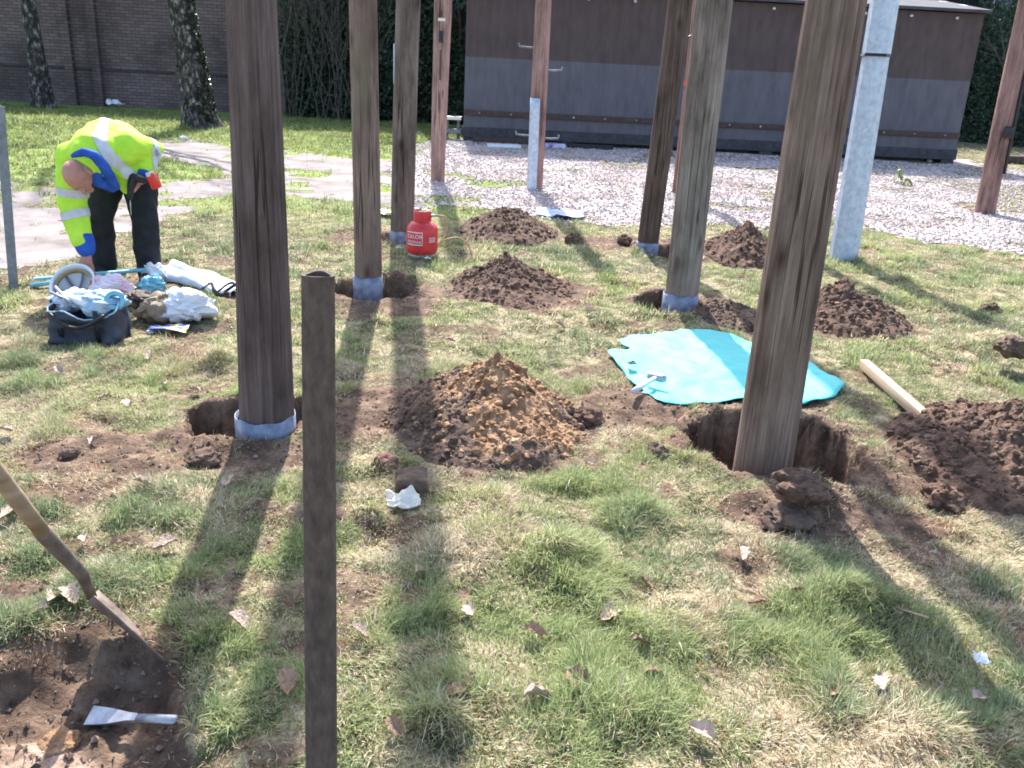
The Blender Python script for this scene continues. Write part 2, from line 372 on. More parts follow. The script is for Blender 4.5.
M['packet'] = noisy('blue_yellow_packet', [(.42, (.08, .13, .5)), (.5, (.12, .2, .6)), (.56, (.85, .6, .12)), (.8, (.85, .75, .6))], 12, .5, .1, detail=1)
M['yellowpad'] = noisy('brown_headband', [(.3, (.35, .25, .1)), (.7, (.5, .38, .18))], 12, .8, .2)
M['tarp'] = noisy('teal_sheet', [(.3, (.085, .50, .47)), (.7, (.10, .56, .53))], 5, .62, .35, bscale=16, dist=.012, spec=.25)
M['plank'] = noisy('pale_timber', [(.3, (.36, .24, .155)), (.55, (.50, .36, .25)), (.75, (.60, .46, .34))], 10, .85, .4, stretch=(.15, 1, 1), dist=.003)
M['ash'] = noisy('ash_handle', [(.3, (.22, .15, .10)), (.55, (.34, .245, .165)), (.75, (.46, .35, .25))], 24, .55, .3, stretch=(.2, .2, 1), dist=.002)
M['spadesteel'] = noisy('spade_steel', [(.3, (.09, .065, .052)), (.6, (.20, .155, .13))], 26, .6, .4, dist=.002, metal=.2)
M['greentape'] = noisy('green_label', [(.3, (.02, .13, .10)), (.7, (.04, .2, .15))], 20, .4, .05)
M['clod'] = noisy('clod_brown', [(.3, (.075, .048, .036)), (.7, (.17, .115, .085))], 14, .95, .7, dist=.01)
M['redclod'] = noisy('brick_red', [(.3, (.11, .055, .042)), (.7, (.22, .12, .09))], 14, .95, .7, dist=.01)
M['stone'] = noisy('stone_pale', [(.3, (.30, .25, .22)), (.7, (.46, .41, .38))], 14, .9, .4, dist=.004)
M['bark'] = noisy('birch_bark', [(.42, (.022, .020, .020)), (.54, (.07, .060, .057)), (.63, (.26, .225, .21)), (.8, (.40, .36, .34))], 13, .95, .9, stretch=(1, 1, .55), bscale=30, dist=.03, detail=8)
M['twig'] = noisy('twig', [(.3, (.07, .055, .05)), (.7, (.16, .13, .115))], 9, .9, .2)
M['rubblewhite'] = noisy('rubble', [(.3, (.4, .38, .38)), (.7, (.62, .6, .6))], 9, .9, .3)
M['purple'] = noisy('purple_wrap', [(.4, (.16, .10, .34)), (.6, (.6, .58, .7))], 6, .5, .1)
M['bluescrap'] = noisy('blue_scrap', [(.35, (.22, .33, .52)), (.7, (.45, .55, .70))], 6, .6, .2)
M['redmark'] = noisy('red_mark', [(.3, (.55, .06, .05)), (.7, (.65, .1, .08))], 20, .6, .05)
def woods(i):
    P = [dict(dark=(.075, .054, .050), mid=(.125, .092, .084), light=(.185, .143, .132), seed=1.0),
         dict(dark=(.14, .102, .084), mid=(.21, .15, .124), light=(.31, .232, .197), green=(.15, .15, .08), red=(.22, .135, .115), seed=4.2),
         dict(dark=(.11, .085, .074), mid=(.19, .15, .13), light=(.28, .225, .195), seed=7.7),
         dict(dark=(.22, .13, .11), mid=(.36, .235, .205), light=(.48, .34, .30), red=(.34, .19, .165), seed=9.1),
         dict(dark=(.20, .12, .10), mid=(.32, .205, .18), light=(.43, .30, .27), red=(.31, .17, .15), seed=12.3),
         dict(dark=(.06, .04, .034), mid=(.115, .08, .067), light=(.185, .135, .115), seed=15.1),
         dict(dark=(.14, .07, .055), mid=(.25, .13, .105), light=(.34, .20, .165), seed=18.4),
         dict(dark=(.14, .110, .094), mid=(.24, .19, .165), light=(.34, .28, .25), seed=21.5),
         dict(dark=(.11, .074, .057), mid=(.200, .145, .117), light=(.31, .238, .197), green=(.14, .115, .075), seed=25.9),
         dict(dark=(.15, .09, .078), mid=(.25, .16, .14), light=(.35, .24, .215), seed=29.9)]
    return woodmat('pole_wood_%d' % i, **P[i])

# ------------------------------------------------------------------ ground sheet
def axis(parts):
    out = []
    for a, b, s in parts:
        n = max(1, int(round((b-a)/s))); out.append(np.linspace(a, b, n, endpoint=False))
    return np.concatenate(out+[[parts[-1][1]]])
xs = axis([(-400, -60, 40), (-60, -15, 3), (-15, -6, .2), (-6, -3.2, .05), (-3.2, 3.6, .02), (3.6, 6.5, .05), (6.5, 15, .2), (15, 60, 3), (60, 400, 40)])
ys = axis([(-60, -6, 6), (-6, 1, .25), (1, 5, .02), (5, 9, .035), (9, 13, .06), (13, 32, .4), (32, 100, 8), (100, 600, 50)])
X, Y = np.meshgrid(xs, ys); Z = H(X, Y)
near = (np.abs(X) < 14) & (Y > 0.5) & (Y < 13)
Dm = np.zeros_like(X); Dm[near] = dirtmask(X[near], Y[near])
Z = Z+Dm*.022*(fbm(X, Y, 28, 3, 31)-.4)*near
nx, ny = len(xs), len(ys)
idx = np.arange(nx*ny).reshape(ny, nx)
Q = np.stack([idx[:-1, :-1], idx[:-1, 1:], idx[1:, 1:], idx[1:, :-1]], -1).reshape(-1, 4)
def ground_mat():
    m, nt, b = newmat('ground_turf'); L = nt.links
    geo = N(nt, 'ShaderNodeNewGeometry'); at = N(nt, 'ShaderNodeAttribute', attribute_name='Col')
    def noise(s, d=6): 
        n = N(nt, 'ShaderNodeTexNoise', i_Scale=s, i_Detail=float(d), i_Roughness=.65); L.new(geo.outputs['Position'], n.inputs['Vector']); return n
    g = ramp(nt, noise(7.5, 9).outputs['Fac'], [(.34, (.04, .042, .022)), (.46, (.13, .125, .06)), (.55, (.28, .235, .145)), (.7, (.44, .36, .24))])
    sp = ramp(nt, noise(70, 3).outputs['Fac'], [(.3, (.45, .45, .45)), (.7, (1.3, 1.3, 1.3))])
    mg = N(nt, 'ShaderNodeMix', data_type='RGBA', blend_type='MULTIPLY'); mg.inputs[0].default_value = .9
    L.new(g.outputs[0], mg.inputs[6]); L.new(sp.outputs[0], mg.inputs[7])
    s = ramp(nt, noise(8, 9).outputs['Fac'], [(.32, (.055, .036, .028)), (.5, (.13, .085, .06)), (.64, (.24, .165, .115)), (.8, (.38, .28, .20))])
    lawn = ramp(nt, noise(3.5, 6).outputs['Fac'], [(.35, (.13, .18, .04)), (.6, (.22, .28, .08)), (.75, (.34, .33, .15))])
    sx = N(nt, 'ShaderNodeSeparateColor'); L.new(at.outputs['Color'], sx.inputs[0])
    mr = N(nt, 'ShaderNodeMath', operation='ADD'); L.new(sx.outputs[0], mr.inputs[0])
    mm = N(nt, 'ShaderNodeMath', operation='MULTIPLY_ADD'); L.new(noise(24, 5).outputs['Fac'], mm.inputs[0]); mm.inputs[1].default_value = 1.1; mm.inputs[2].default_value = -.55
    L.new(mm.outputs[0], mr.inputs[1])
    cl = ramp(nt, mr.outputs[0], [(.42, (0, 0, 0)), (.62, (1, 1, 1))])
    mlawn = N(nt, 'ShaderNodeMix', data_type='RGBA'); L.new(sx.outputs[1], mlawn.inputs[0]); L.new(mg.outputs[2], mlawn.inputs[6]); L.new(lawn.outputs[0], mlawn.inputs[7])
    mx = N(nt, 'ShaderNodeMix', data_type='RGBA'); L.new(cl.outputs[0], mx.inputs[0]); L.new(mlawn.outputs[2], mx.inputs[6]); L.new(s.outputs[0], mx.inputs[7])
    pl = ramp(nt, noise(14, 6).outputs['Fac'], [(.35, (.26, .17, .12)), (.65, (.47, .34, .26))])
    mp_ = N(nt, 'ShaderNodeMix', data_type='RGBA'); L.new(sx.outputs[2], mp_.inputs[0]); L.new(mx.outputs[2], mp_.inputs[6]); L.new(pl.outputs[0], mp_.inputs[7]); mx = mp_
    L.new(mx.outputs[2], b.inputs['Base Color']); b.inputs['Roughness'].default_value = .95; b.inputs['Specular IOR Level'].default_value = .15
    bp = N(nt, 'ShaderNodeBump', i_Strength=.9, i_Distance=.02); L.new(noise(45, 6).outputs['Fac'], bp.inputs['Height']); L.new(bp.outputs[0], b.inputs['Normal'])
    return m
LAWN = sstep(8.2, 9.5, Y)*(X < 0)
pe = ell(15, 752, 62, 34); PALE = np.zeros_like(X); PALE[near] = ellmask(X[near], Y[near], pe, .6, 1.15, .3)
cols = np.stack([Dm.ravel(), LAWN.ravel(), PALE.ravel()], -1)
g = npmesh('ground', np.stack([X.ravel(), Y.ravel(), Z.ravel()], -1), quads=Q, mat=ground_mat(), smooth=True, colors=cols)
tag(g, kind='structure')

# sheets that lie on the ground: paved path, gravel
def sheet(name, poly, mat, lift, jit, extra=None):
    cx = (X[:-1, :-1]+X[1:, 1:])/2; cy = (Y[:-1, :-1]+Y[1:, 1:])/2
    keep = np.zeros(cx.shape, bool); w = (cx > -14) & (cx < 18) & (cy > 5) & (cy < 25)
    qx, qy = cx[w], cy[w]
    jx = (fbm(qx, qy, 1.7, 4, 21)-.5)*jit+(fbm(qx, qy, 9, 3, 25)-.5)*.25; jy = (fbm(qx, qy, 1.7, 4, 22)-.5)*jit+(fbm(qx, qy, 9, 3, 26)-.5)*.25
    k = inpoly(qx+jx, qy+jy, poly)
    if extra is not None: k &= extra(qx, qy)
    keep[w] = k
    Qk = Q.reshape(ny-1, nx-1, 4)[keep]
    used = np.unique(Qk); remap = -np.ones(nx*ny, int); remap[used] = np.arange(len(used))
    V = np.stack([X.ravel(), Y.ravel(), Z.ravel()+lift], -1)[used]
    o = npmesh(name, V, quads=remap[Qk], mat=mat, smooth=True); tag(o, kind='structure'); return o
def Hs(x, y):      # the same bilinear surface the ground mesh shows
    xi = np.clip(np.searchsorted(xs, x)-1, 0, len(xs)-2); yi = np.clip(np.searchsorted(ys, y)-1, 0, len(ys)-2)
    fx = (x-xs[xi])/(xs[xi+1]-xs[xi]); fy = (y-ys[yi])/(ys[yi+1]-ys[yi])
    return (Z[yi, xi]*(1-fx)+Z[yi, xi+1]*fx)*(1-fy)+(Z[yi+1, xi]*(1-fx)+Z[yi+1, xi+1]*fx)*fy
def gz(x, y): return float(Hs(np.array([x]), np.array([y]))[0])
def on(px, py):
    p = flat(px, py)
    for i in range(5): p = flat(px, py, gz(p.x, p.y))
    return p
pathmat = noisy('weathered_paving', [(.3, (.085, .07, .06)), (.42, (.155, .13, .12)), (.56, (.22, .19, .185)), (.8, (.31, .27, .265))], 1.9, .92, .4, bscale=50, dist=.01, detail=12)
NP = lambda x, y: (fbm(x, y, 2.3, 4, 41) < .64)
sheet('path', PATHP, pathmat, .004, .5, NP)
gm, nt, b = newmat('gravel_bed'); L = nt.links
geo = N(nt, 'ShaderNodeNewGeometry'); vo = N(nt, 'ShaderNodeTexVoronoi'); vo.inputs['Scale'].default_value = 34.0; L.new(geo.outputs['Position'], vo.inputs['Vector'])
vs = N(nt, 'ShaderNodeSeparateColor'); L.new(vo.outputs['Color'], vs.inputs[0])
rg = ramp(nt, vs.outputs[0], [(0, (.22, .18, .17)), (.35, (.37, .32, .31)), (.7, (.49, .44, .43)), (1, (.62, .57, .56))])
nz = N(nt, 'ShaderNodeTexNoise', i_Scale=1.1, i_Detail=6.0); L.new(geo.outputs['Position'], nz.inputs['Vector'])
r2 = ramp(nt, nz.outputs['Fac'], [(.36, (.60, .50, .46)), (.55, (1.05, 1.0, 1.0))])
mu = N(nt, 'ShaderNodeMix', data_type='RGBA', blend_type='MULTIPLY'); mu.inputs[0].default_value = 1; L.new(rg.outputs[0], mu.inputs[6]); L.new(r2.outputs[0], mu.inputs[7])
L.new(mu.outputs[2], b.inputs['Base Color']); b.inputs['Roughness'].default_value = .9
bp = N(nt, 'ShaderNodeBump', i_Strength=1.0, i_Distance=.03); bp.invert = True; L.new(vo.outputs['Distance'], bp.inputs['Height']); L.new(bp.outputs[0], b.inputs['Normal'])
NG = lambda x, y: (fbm(x, y, 1.1, 4, 44) < .66-.10*sstep(4, 8, x))
sheet('gravel', GRAVP, gm, .006, .7, NG)

# gravel stones
def pebbles(name, P, S, mat, label, cat, cols=None):
    n = len(P); oct_ = np.array([(1, 0, 0), (0, 1, 0), (-1, 0, 0), (0, -1, 0), (0, 0, .75), (0, 0, -.75)], float)
    tri = np.array([(0, 1, 4), (1, 2, 4), (2, 3, 4), (3, 0, 4), (1, 0, 5), (2, 1, 5), (3, 2, 5), (0, 3, 5)])
    a = RNG.random(n)*6.28; jit = 1+.5*(RNG.random((n, 6, 3))-.5)
    V = oct_[None]*jit*S[:, None, None]
    c, s = np.cos(a)[:, None], np.sin(a)[:, None]
    V = np.stack([V[..., 0]*c-V[..., 1]*s, V[..., 0]*s+V[..., 1]*c, V[..., 2]], -1)+P[:, None]
    T = (tri[None]+np.arange(n)[:, None, None]*6).reshape(-1, 3)
    C = None if cols is None else np.repeat(cols, 6, 0)
    return npmesh(name, V.reshape(-1, 3), tris=T, mat=mat, colors=C)
cm, nt, b = newmat('pebble'); at = N(nt, 'ShaderNodeAttribute', attribute_name='Col'); nt.links.new(at.outputs['Color'], b.inputs['Base Color']); b.inputs['Roughness'].default_value = .9
n = 60000; px = RNG.uniform(-2.5, 13, n); py = 7.3+RNG.random(n)**1.4*11
k = inpoly(px+(fbm(px, py, 1.7, 4, 21)-.5)*.8, py+(fbm(px, py, 1.7, 4, 22)-.5)*.8, GRAVP); px, py = px[k], py[k]
v = RNG.random(len(px)); base = np.array([.45, .385, .365])[None]*(.65+.65*v[:, None])*(1+.12*(RNG.random((len(px), 3))-.5))
st = pebbles('gravel_stones', np.stack([px, py, Hs(px, py)+.012], -1), .008+.017*RNG.random(len(px))**1.5, cm, '', '', np.clip(base, .05, .8))
tag(st, 'loose pale pinkish grey gravel stones covering the bed before the hut', 'gravel', kind='stuff')

# crumbs of soil
n = 110000; py = 1.4+RNG.random(n)*8.5; px = (RNG.random(n)-.5)*1.5*(py+.8)
dm = dirtmask(px, py); k = RNG.random(n) < sstep(.35, .95, dm)*.42; px, py = px[k], py[k]
S = .003+.011*RNG.random(len(px))**3.5
v = RNG.random(len(px))[:, None]; base = np.array([.14, .092, .066])[None]*(.35+1.7*v)
cr = pebbles('soil_crumbs', np.stack([px, py, Hs(px, py)+.002], -1), S, cm, '', '', base)
tag(cr, 'loose brown crumbs of soil scattered round the dug holes', 'soil', kind='stuff')

# ------------------------------------------------------------------ mounds of soil
MOUNDS = []
def mound(cx, cy, rxp, ryp, top, mat, label, seed, peak=1.25, lumps=240, ls=.018, skew=(0, 0), mat2=None, tint=0):
    c = flat(cx, cy); e = ell(cx, cy, rxp, ryp); rx, ry = e[2], e[3]
    c = Vector((e[0], e[1], 0)); c.z = gz(c.x, c.y)
    tp = atY(cx+skew[0], top, c.y+ry*.1); h = tp.z-c.z
    MOUNDS.append((c.x, c.y, rx, ry))
    nr, na = 80, 230; V = []; Fc = []
    rr = np.linspace(0, 1.12, nr); aa = np.linspace(0, 2*math.pi, na, endpoint=False)
    RR, AA = np.meshgrid(rr, aa, indexing='ij')
    out = 1+.30*(fbm(np.cos(AA)*1.5+seed, np.sin(AA)*1.5, 1, 3, seed)-.5)
    XX = c.x+RR*rx*out*np.cos(AA)+(1-RR)*skew[0]*mpp(c); YY = c.y+RR*ry*out*np.sin(AA)
    prof = np.clip(1-RR, -.2, 1)**peak if peak >= 1 else np.clip(1-RR, 0, 1)**peak
    prof = np.where(RR < 1, np.clip(1-RR, 0, 1)**peak, 0)
    tipn = np.exp(-(RR/.16)**2)*.0
    ht = h*prof*(.8+.42*fbm(XX, YY, 3.2/max(rx, .2), 3, seed+1))*1.02
    lump = np.abs(fbm(XX, YY, 9, 3, seed+2)-.5)*.08+(fbm(XX, YY, 26, 3, seed+3)-.5)*.045+(fbm(XX, YY, 60, 2, seed+4)-.5)*.03
    ZZ = Hs(XX.ravel(), YY.ravel()).reshape(XX.shape)+ht+lump*np.clip(1.1-RR, 0, 1)**.5*min(1, h/.22)-sstep(.88, 1.1, RR)*.05
    V = np.stack([XX.ravel(), YY.ravel(), ZZ.ravel()], -1)
    idx = np.arange(nr*na).reshape(nr, na); nxt = np.roll(idx, -1, 1)
    Q = np.stack([idx[:-1], idx[1:], nxt[1:], nxt[:-1]], -1).reshape(-1, 4)
    mb = MB(); mb.add([tuple(v) for v in V], [tuple(q) for q in Q])
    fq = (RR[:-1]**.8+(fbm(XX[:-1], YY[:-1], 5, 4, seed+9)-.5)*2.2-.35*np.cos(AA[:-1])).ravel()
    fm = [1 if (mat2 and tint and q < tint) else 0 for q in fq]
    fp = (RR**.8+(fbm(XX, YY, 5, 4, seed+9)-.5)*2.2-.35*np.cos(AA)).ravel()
    rnd = random.Random(seed)
    ico = bmesh.new(); bmesh.ops.create_icosphere(ico, subdivisions=1, radius=1)
    iv = [v.co.copy() for v in ico.verts]; ifc = [[v.index for v in f.verts] for f in ico.faces]; ico.free()
    for q in range(lumps):
        i = min(nr-1, int(nr*math.sqrt(rnd.random())*.93)); j = rnd.randrange(na)
        p = Vector(V[i*na+j])-Vector((0, 0, ls*.12)); s = ls*(.22+1.0*rnd.random()**3.5)
        rot = Matrix.Rotation(rnd.random()*6, 3, Vector((rnd.random(), rnd.random(), rnd.random()+.1)).normalized())
        W = [p+rot @ Vector((v.x*s*rnd.uniform(.7, 1.3), v.y*s*rnd.uniform(.7, 1.3), v.z*s*rnd.uniform(.5, 1.1))) for v in iv]
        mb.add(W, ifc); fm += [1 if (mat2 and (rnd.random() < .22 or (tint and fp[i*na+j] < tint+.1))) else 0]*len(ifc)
    o = mb.build('dirt_mound', mat, None, origin=c, smooth=True, mats=[mat2] if mat2 else None, fmat=fm if mat2 else None)
    shade_auto(o, 50)
    tag(o, label, 'dirt mound', 'mounds of dug soil beside the post holes'); return o
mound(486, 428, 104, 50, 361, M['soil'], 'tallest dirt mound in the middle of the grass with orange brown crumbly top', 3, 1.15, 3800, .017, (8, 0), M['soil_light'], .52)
mound(512, 290, 68, 20, 255, M['soil_dark'], 'pointed dark dirt mound between the tallest mound and the gas bottle hose', 5, 1.35, 1800, .02, (-8, 0), M['soil'])
mound(507, 232, 55, 12, 206, M['soil_dark'], 'dark dirt mound at the gravel edge behind the hose of the red bottle', 8, 1.05, 1100, .02, (0, 0), M['soil'])
mound(740, 255, 40, 13, 224, M['soil_dark'], 'small dark dirt mound between two poles at the gravel edge', 12, 1.05, 1000, .02, (6, 0), M['soil'])
mound(848, 322, 64, 20, 284, M['soil_dark'], 'dirt mound behind the big right-hand pole, before the pale metal column', 15, 1.0, 1800, .02, (-6, 0), M['soil'])
mound(1012, 470, 122, 58, 403, M['soil_dark'], 'wide dark dirt mound cut by the right edge, beside the timber plank', 19, 1.0, 3400, .018, (10, 0), M['soil'])
mound(728, 320, 40, 13, 302, M['soil'], 'low flat dirt heap against the hole of the pole behind the teal sheet', 23, .8, 900, .018, (0, 0), M['soil_dark'])

# ------------------------------------------------------------------ poles
POLES = []
def pole(foot, top, wf, wt, mat, label, height=11.0, sleeve=None, ry=None, grooves=(), facet=0.0, name='utility_pole', smat=None, seed=0, rings=110, deep=.85, group='wooden training poles'):
    """foot, top: where the middle of the pole meets the ground and the upper edge of the picture; wf, wt: widths there in pixels"""
    P0 = flat(*foot)
    for _ in range(3): pass
    P1 = atY(top[0], top[1], P0.y)
    ax = (P1-P0).normalized(); axis = ax/ax.z
    r0 = wf*mpp(P0)/2; r1 = wt*mpp(P1)/2; h1 = P1.z
    root = empty(name, P0); POLES.append((P0.x, P0.y, r0))
    seg = 72; zs = list(np.linspace(-deep, h1*1.25, rings))+list(np.linspace(h1*1.25+.1, height, 30))
    V = []; Fc = []
    A = np.linspace(0, 2*math.pi, seg, endpoint=False)
    for z in zs:
        rr = r0+(r1-r0)*min(z/h1, 1.0) if z < h1 else r1*(1-.22*(z-h1)/(height-h1))
        rr = max(rr, r0*.5)
        bend = .006*math.sin(z*1.3+seed)
        prof = np.ones(seg)
        if facet: prof -= facet*(.5+.5*np.cos(A*5+seed+.15*z))
        prof += .02*(fbm(np.cos(A)*2.2+seed, np.sin(A)*2.2+z*.18, 1, 3, 51)-.5)*2
        prof += .07*(np.abs(fbm(np.cos(A)*9+seed*3, np.sin(A)*9+z*.35, 1, 2, 53)-.5)-.2)
        for ga, gd, gw, wob in grooves:
            a0 = ga+wob*math.sin(z*1.1+seed)
            d = np.angle(np.exp(1j*(A-a0)))
            prof -= gd*np.exp(-(d/gw)**2)*(.7+.3*math.sin(z*3+seed))
        c = P0+axis*z
        for k in range(seg):
            V.append((c.x+bend+rr*prof[k]*math.cos(A[k]), c.y+rr*prof[k]*math.sin(A[k]), c.z))
    n = len(zs)
    Fc = [(i*seg+k, i*seg+(k+1) % seg, (i+1)*seg+(k+1) % seg, (i+1)*seg+k) for i in range(n-1) for k in range(seg)]
    Fc.append(tuple((n-1)*seg+k for k in range(seg)))
    o = mk('shaft', V, Fc, mat, root); shade_auto(o, 55)
    if sleeve:
        s0, s1 = sleeve; V = []; Fc = []; nz = 9; q = r0*1.03+.004
        for side in (q, q-.004):
            for i in range(nz):
                for k in range(seg):
                    scal = 1-.05*abs(math.sin(A[k]*2+seed))-.04*math.sin(A[k]*7+seed)
                    z = s0+(s1*scal-s0)*i/(nz-1); c = P0+axis*z
                    w = side*(1+.012*math.sin(A[k]*9+z*20))
                    V.append((c.x+w*math.cos(A[k]), c.y+w*math.sin(A[k]), c.z))
        for s in (0, 1):
            for i in range(nz-1):
                for k in range(seg):
                    a = s*nz*seg; f = (a+i*seg+k, a+i*seg+(k+1) % seg, a+(i+1)*seg+(k+1) % seg, a+(i+1)*seg+k)
                    Fc.append(f if s == 0 else f[::-1])
        for k in range(seg):
            a = (nz-1)*seg; Fc.append((a+k, a+(k+1) % seg, nz*seg+a+(k+1) % seg, nz*seg+a+k))
        mk('sleeve', V, Fc, M['sleeve'], root)
    tag(root, label, 'pole', group)
    root['_r0'] = r0
    del root['_r0']
    return root, P0, axis, r0, r1, h1
FRONT = -math.pi/2
pole((266, 431), (251, 0), 55, 51, woods(0), 'thickest left pole, dark brown, cracked, with blue-grey sleeve in a wide hole', sleeve=(-.6, .085),
     grooves=((FRONT+.62, .16, .09, .03), (FRONT+.2, .05, .05, .05), (FRONT-.5, .04, .05, .04), (FRONT+.95, .09, .07, .02)), facet=.05, seed=1)
pole((368, 291), (364, 0), 27, 28, woods(1), 'brown pole with green left edge and blue-grey sleeve, behind the hollow pipe', sleeve=(-.6, .115), grooves=((FRONT+.9, .05, .06, .05),), seed=2)
p3, q3, ax3, r3a, r3b, h3 = pole((402, 241), (409, 0), 23, 24, woods(2), 'grey-brown split pole just left of the red gas bottle', sleeve=(-.25, .10), grooves=((FRONT+.1, .10, .06, .12),), seed=3)
p4, q4, ax4, r4a, r4b, h4 = pole((438, 181), (443, 0), 14, 18, woods(3), 'pinkish pole with small black hardware standing on gravel left of the hut', grooves=((FRONT-.1, .05, .05, .03),), seed=4, deep=.15, height=5.2)
p5, q5, ax5, r5a, r5b, h5 = pole((535, 188), (543, 0), 16, 16, woods(4), 'pinkish pole with a white strip up its lower left side and step pegs', seed=5, deep=.15, height=5.4, grooves=((FRONT+.5, .1, .06, .02),))
pole((647, 249), (680, 0), 21, 24, woods(5), 'slim dark brown leaning pole with blue-grey sleeve left of the thick grey one', sleeve=(-.22, .07), seed=6)
p7, q7, ax7, r7a, r7b, h7 = pole((677, 194), (700, 0), 11, 13, woods(6), 'thin reddish pole with black bracket and red mark half hidden behind the grey pole', seed=7, deep=.15, height=6.0)
pole((679, 310), (715, 0), 33, 38, woods(7), 'thick grey-brown pole with blue-grey sleeve just behind the teal sheet', sleeve=(-.6, .125), grooves=((FRONT+.8, .06, .06, .03),), facet=.02, seed=8)
pole((763, 462), (838, 0), 58, 60, woods(8), 'big weathered right-hand pole with deep grooves and knots standing in the largest hole',
     grooves=((FRONT+.72, .15, .10, .03), (FRONT+.25, .05, .05, .05), (FRONT+.45, .06, .05, .05), (FRONT-.35, .03, .06, .04)), facet=.04, seed=9)
p11, q11, ax11, r11a, r11b, h11 = pole((985, 212), (1029, 0), 19, 19, woods(9), 'reddish brown leaning pole at the right edge with black clamp', seed=10, deep=.15)
# details on poles
def onpole(P0, ax, z, r, ang, out=0.0):
    c = P0+ax*z; return Vector((c.x+(r+out)*math.cos(ang), c.y+(r+out)*math.sin(ang), c.z))
def hfor(P0, py, px):    # height above the foot seen at picture row py
    return atY(px, py, P0.y).z
mb = MB()                                            # P3: a thin pale plate on its left side
z0, z1 = hfor(q3, 84, 397), hfor(q3, 44, 397)
c = onpole(q3, ax3, (z0+z1)/2, r3b, math.pi*.98, .008); mb.box(c, (.012, .06, z1-z0), bev=.002); mb.build('side_plate', M['whitecloth'], p3)
mb = MB(); c = onpole(q4, ax4, hfor(q4, 37, 442), r4b, FRONT, .004); mb.box(c, (.055, .012, .14), bev=.003)
for k in (-1, 1): mb.box(c+Vector((.018*k, -.008, 0)), (.012, .012, .11))
mb.build('number_plate', M['darkbase'], p4)
mb = MB(); mb.box(onpole(q4, ax4, hfor(q4, 65, 441), r4b, FRONT, .004), (.022, .016, .36), bev=.004); mb.build('earth_strip', M['leather'], p4)
mb = MB(); mb.box(onpole(q4, ax4, hfor(q4, 20, 443), r4b, FRONT, .003), (.09, .01, .035), bev=.002); mb.build('pale_tag', M['paper'], p4)
# P5: half-round pale cover strip and pegs
seg = 14; V = []; Fc = []; zt = hfor(q5, 98, 538)
for i in range(12):
    z = -.1+(zt+.1)*i/11; c = q5+ax5*z
    for k in range(seg+1):
        a = FRONT-.95+(1.35)*k/seg-.25; V.append((c.x+(r5a*1.1)*math.cos(a), c.y+(r5a*1.1)*math.sin(a), c.z))
Fc = [(i*(seg+1)+k, i*(seg+1)+k+1, (i+1)*(seg+1)+k+1, (i+1)*(seg+1)+k) for i in range(11) for k in range(seg)]
o = mk('cover_strip', V, Fc, M['steel'], p5); sm = o.modifiers.new('t', 'SOLIDIFY'); sm.thickness = .008
for (sx, yy) in ((-1, 48), (1, 70), (-1, 136), (1, 138)):
    z = hfor(q5, yy, 540); b0 = onpole(q5, ax5, z, r5b*.5, math.pi if sx < 0 else 0)
    mb = MB(); mb.tube([b0, b0+Vector((sx*.12, -.01, .0)), b0+Vector((sx*.22, -.02, .01)), b0+Vector((sx*.23, -.02, .05))], .011, 8); mb.build('step_peg', M['postgrey'], p5)
z = hfor(q7, 38, 695); b0 = onpole(q7, ax7, z, r7b, FRONT-.6)
mb = MB(); mb.tube([b0, b0+Vector((-.03, -.08, .02)), b0+Vector((-.10, -.09, -.01))], .012, 8); mb.tube([b0+Vector((-.0, -.07, .02)), b0+Vector((.05, -.10, .05))], .014, 8); mb.build('bracket', M['rubber'], p7)
mb = MB(); mb.lathe([(r7a*1.09, -.03), (r7a*1.1, .03)], q7+ax7*hfor(q7, 83, 688), 24); mb.build('red_band', M['redmark'], p7)
mb = MB(); z = hfor(q11, 132, 1008); b0 = onpole(q11, ax11, z, r11a, FRONT+.2)
mb.box(b0, (.13, .06, .14), bev=.02); mb.tube([onpole(q11, ax11, z+dz, r11a, FRONT+.75, .01) for dz in (-.5, 0, .6, 1.2, 2.4)], .02, 8); mb.build('clamp', M['rubber'], p11)

# pale metal column (octagonal, two lengths)
P0 = flat(843, 258); P1 = atY(885, 0, P0.y); ax = (P1-P0); ax = ax/ax.z
rt = empty('metal_column', P0); POLES.append((P0.x, P0.y, .12))
zj = atY(876, 55, P0.y).z
def octa(z0, z1, w0, w1, mb, n=8):
    ra, rb = w0*mpp(P0)/2, w1*mpp(P1)/2
    V = []
    for z, r in ((z0, ra), (z1, rb)):
        c = P0+ax*z
        for k in range(n):
            a = math.pi/8+2*math.pi*k/n; V.append(c+Vector((r*1.06*math.cos(a), r*1.06*math.sin(a), 0)))
    mb.add(V, [(k, (k+1) % n, n+(k+1) % n, n+k) for k in range(n)]+[tuple(range(n, 2*n))])
mb = MB(); octa(-.3, zj, 27, 25, mb); o = mb.build('lower_length', M['steel'], rt, smooth=False)
mb = MB(); octa(zj, 6.5, 24, 22, mb); mb.build('upper_length', M['steel'], rt, smooth=False)
mb = MB(); octa(zj-.012, zj+.012, 26.5, 26.5, mb); mb.build('joint_ring', M['rubber'], rt, smooth=False)
tag(rt, 'pale blue-grey metal column with a dark joint, behind the big right-hand pole', 'column')

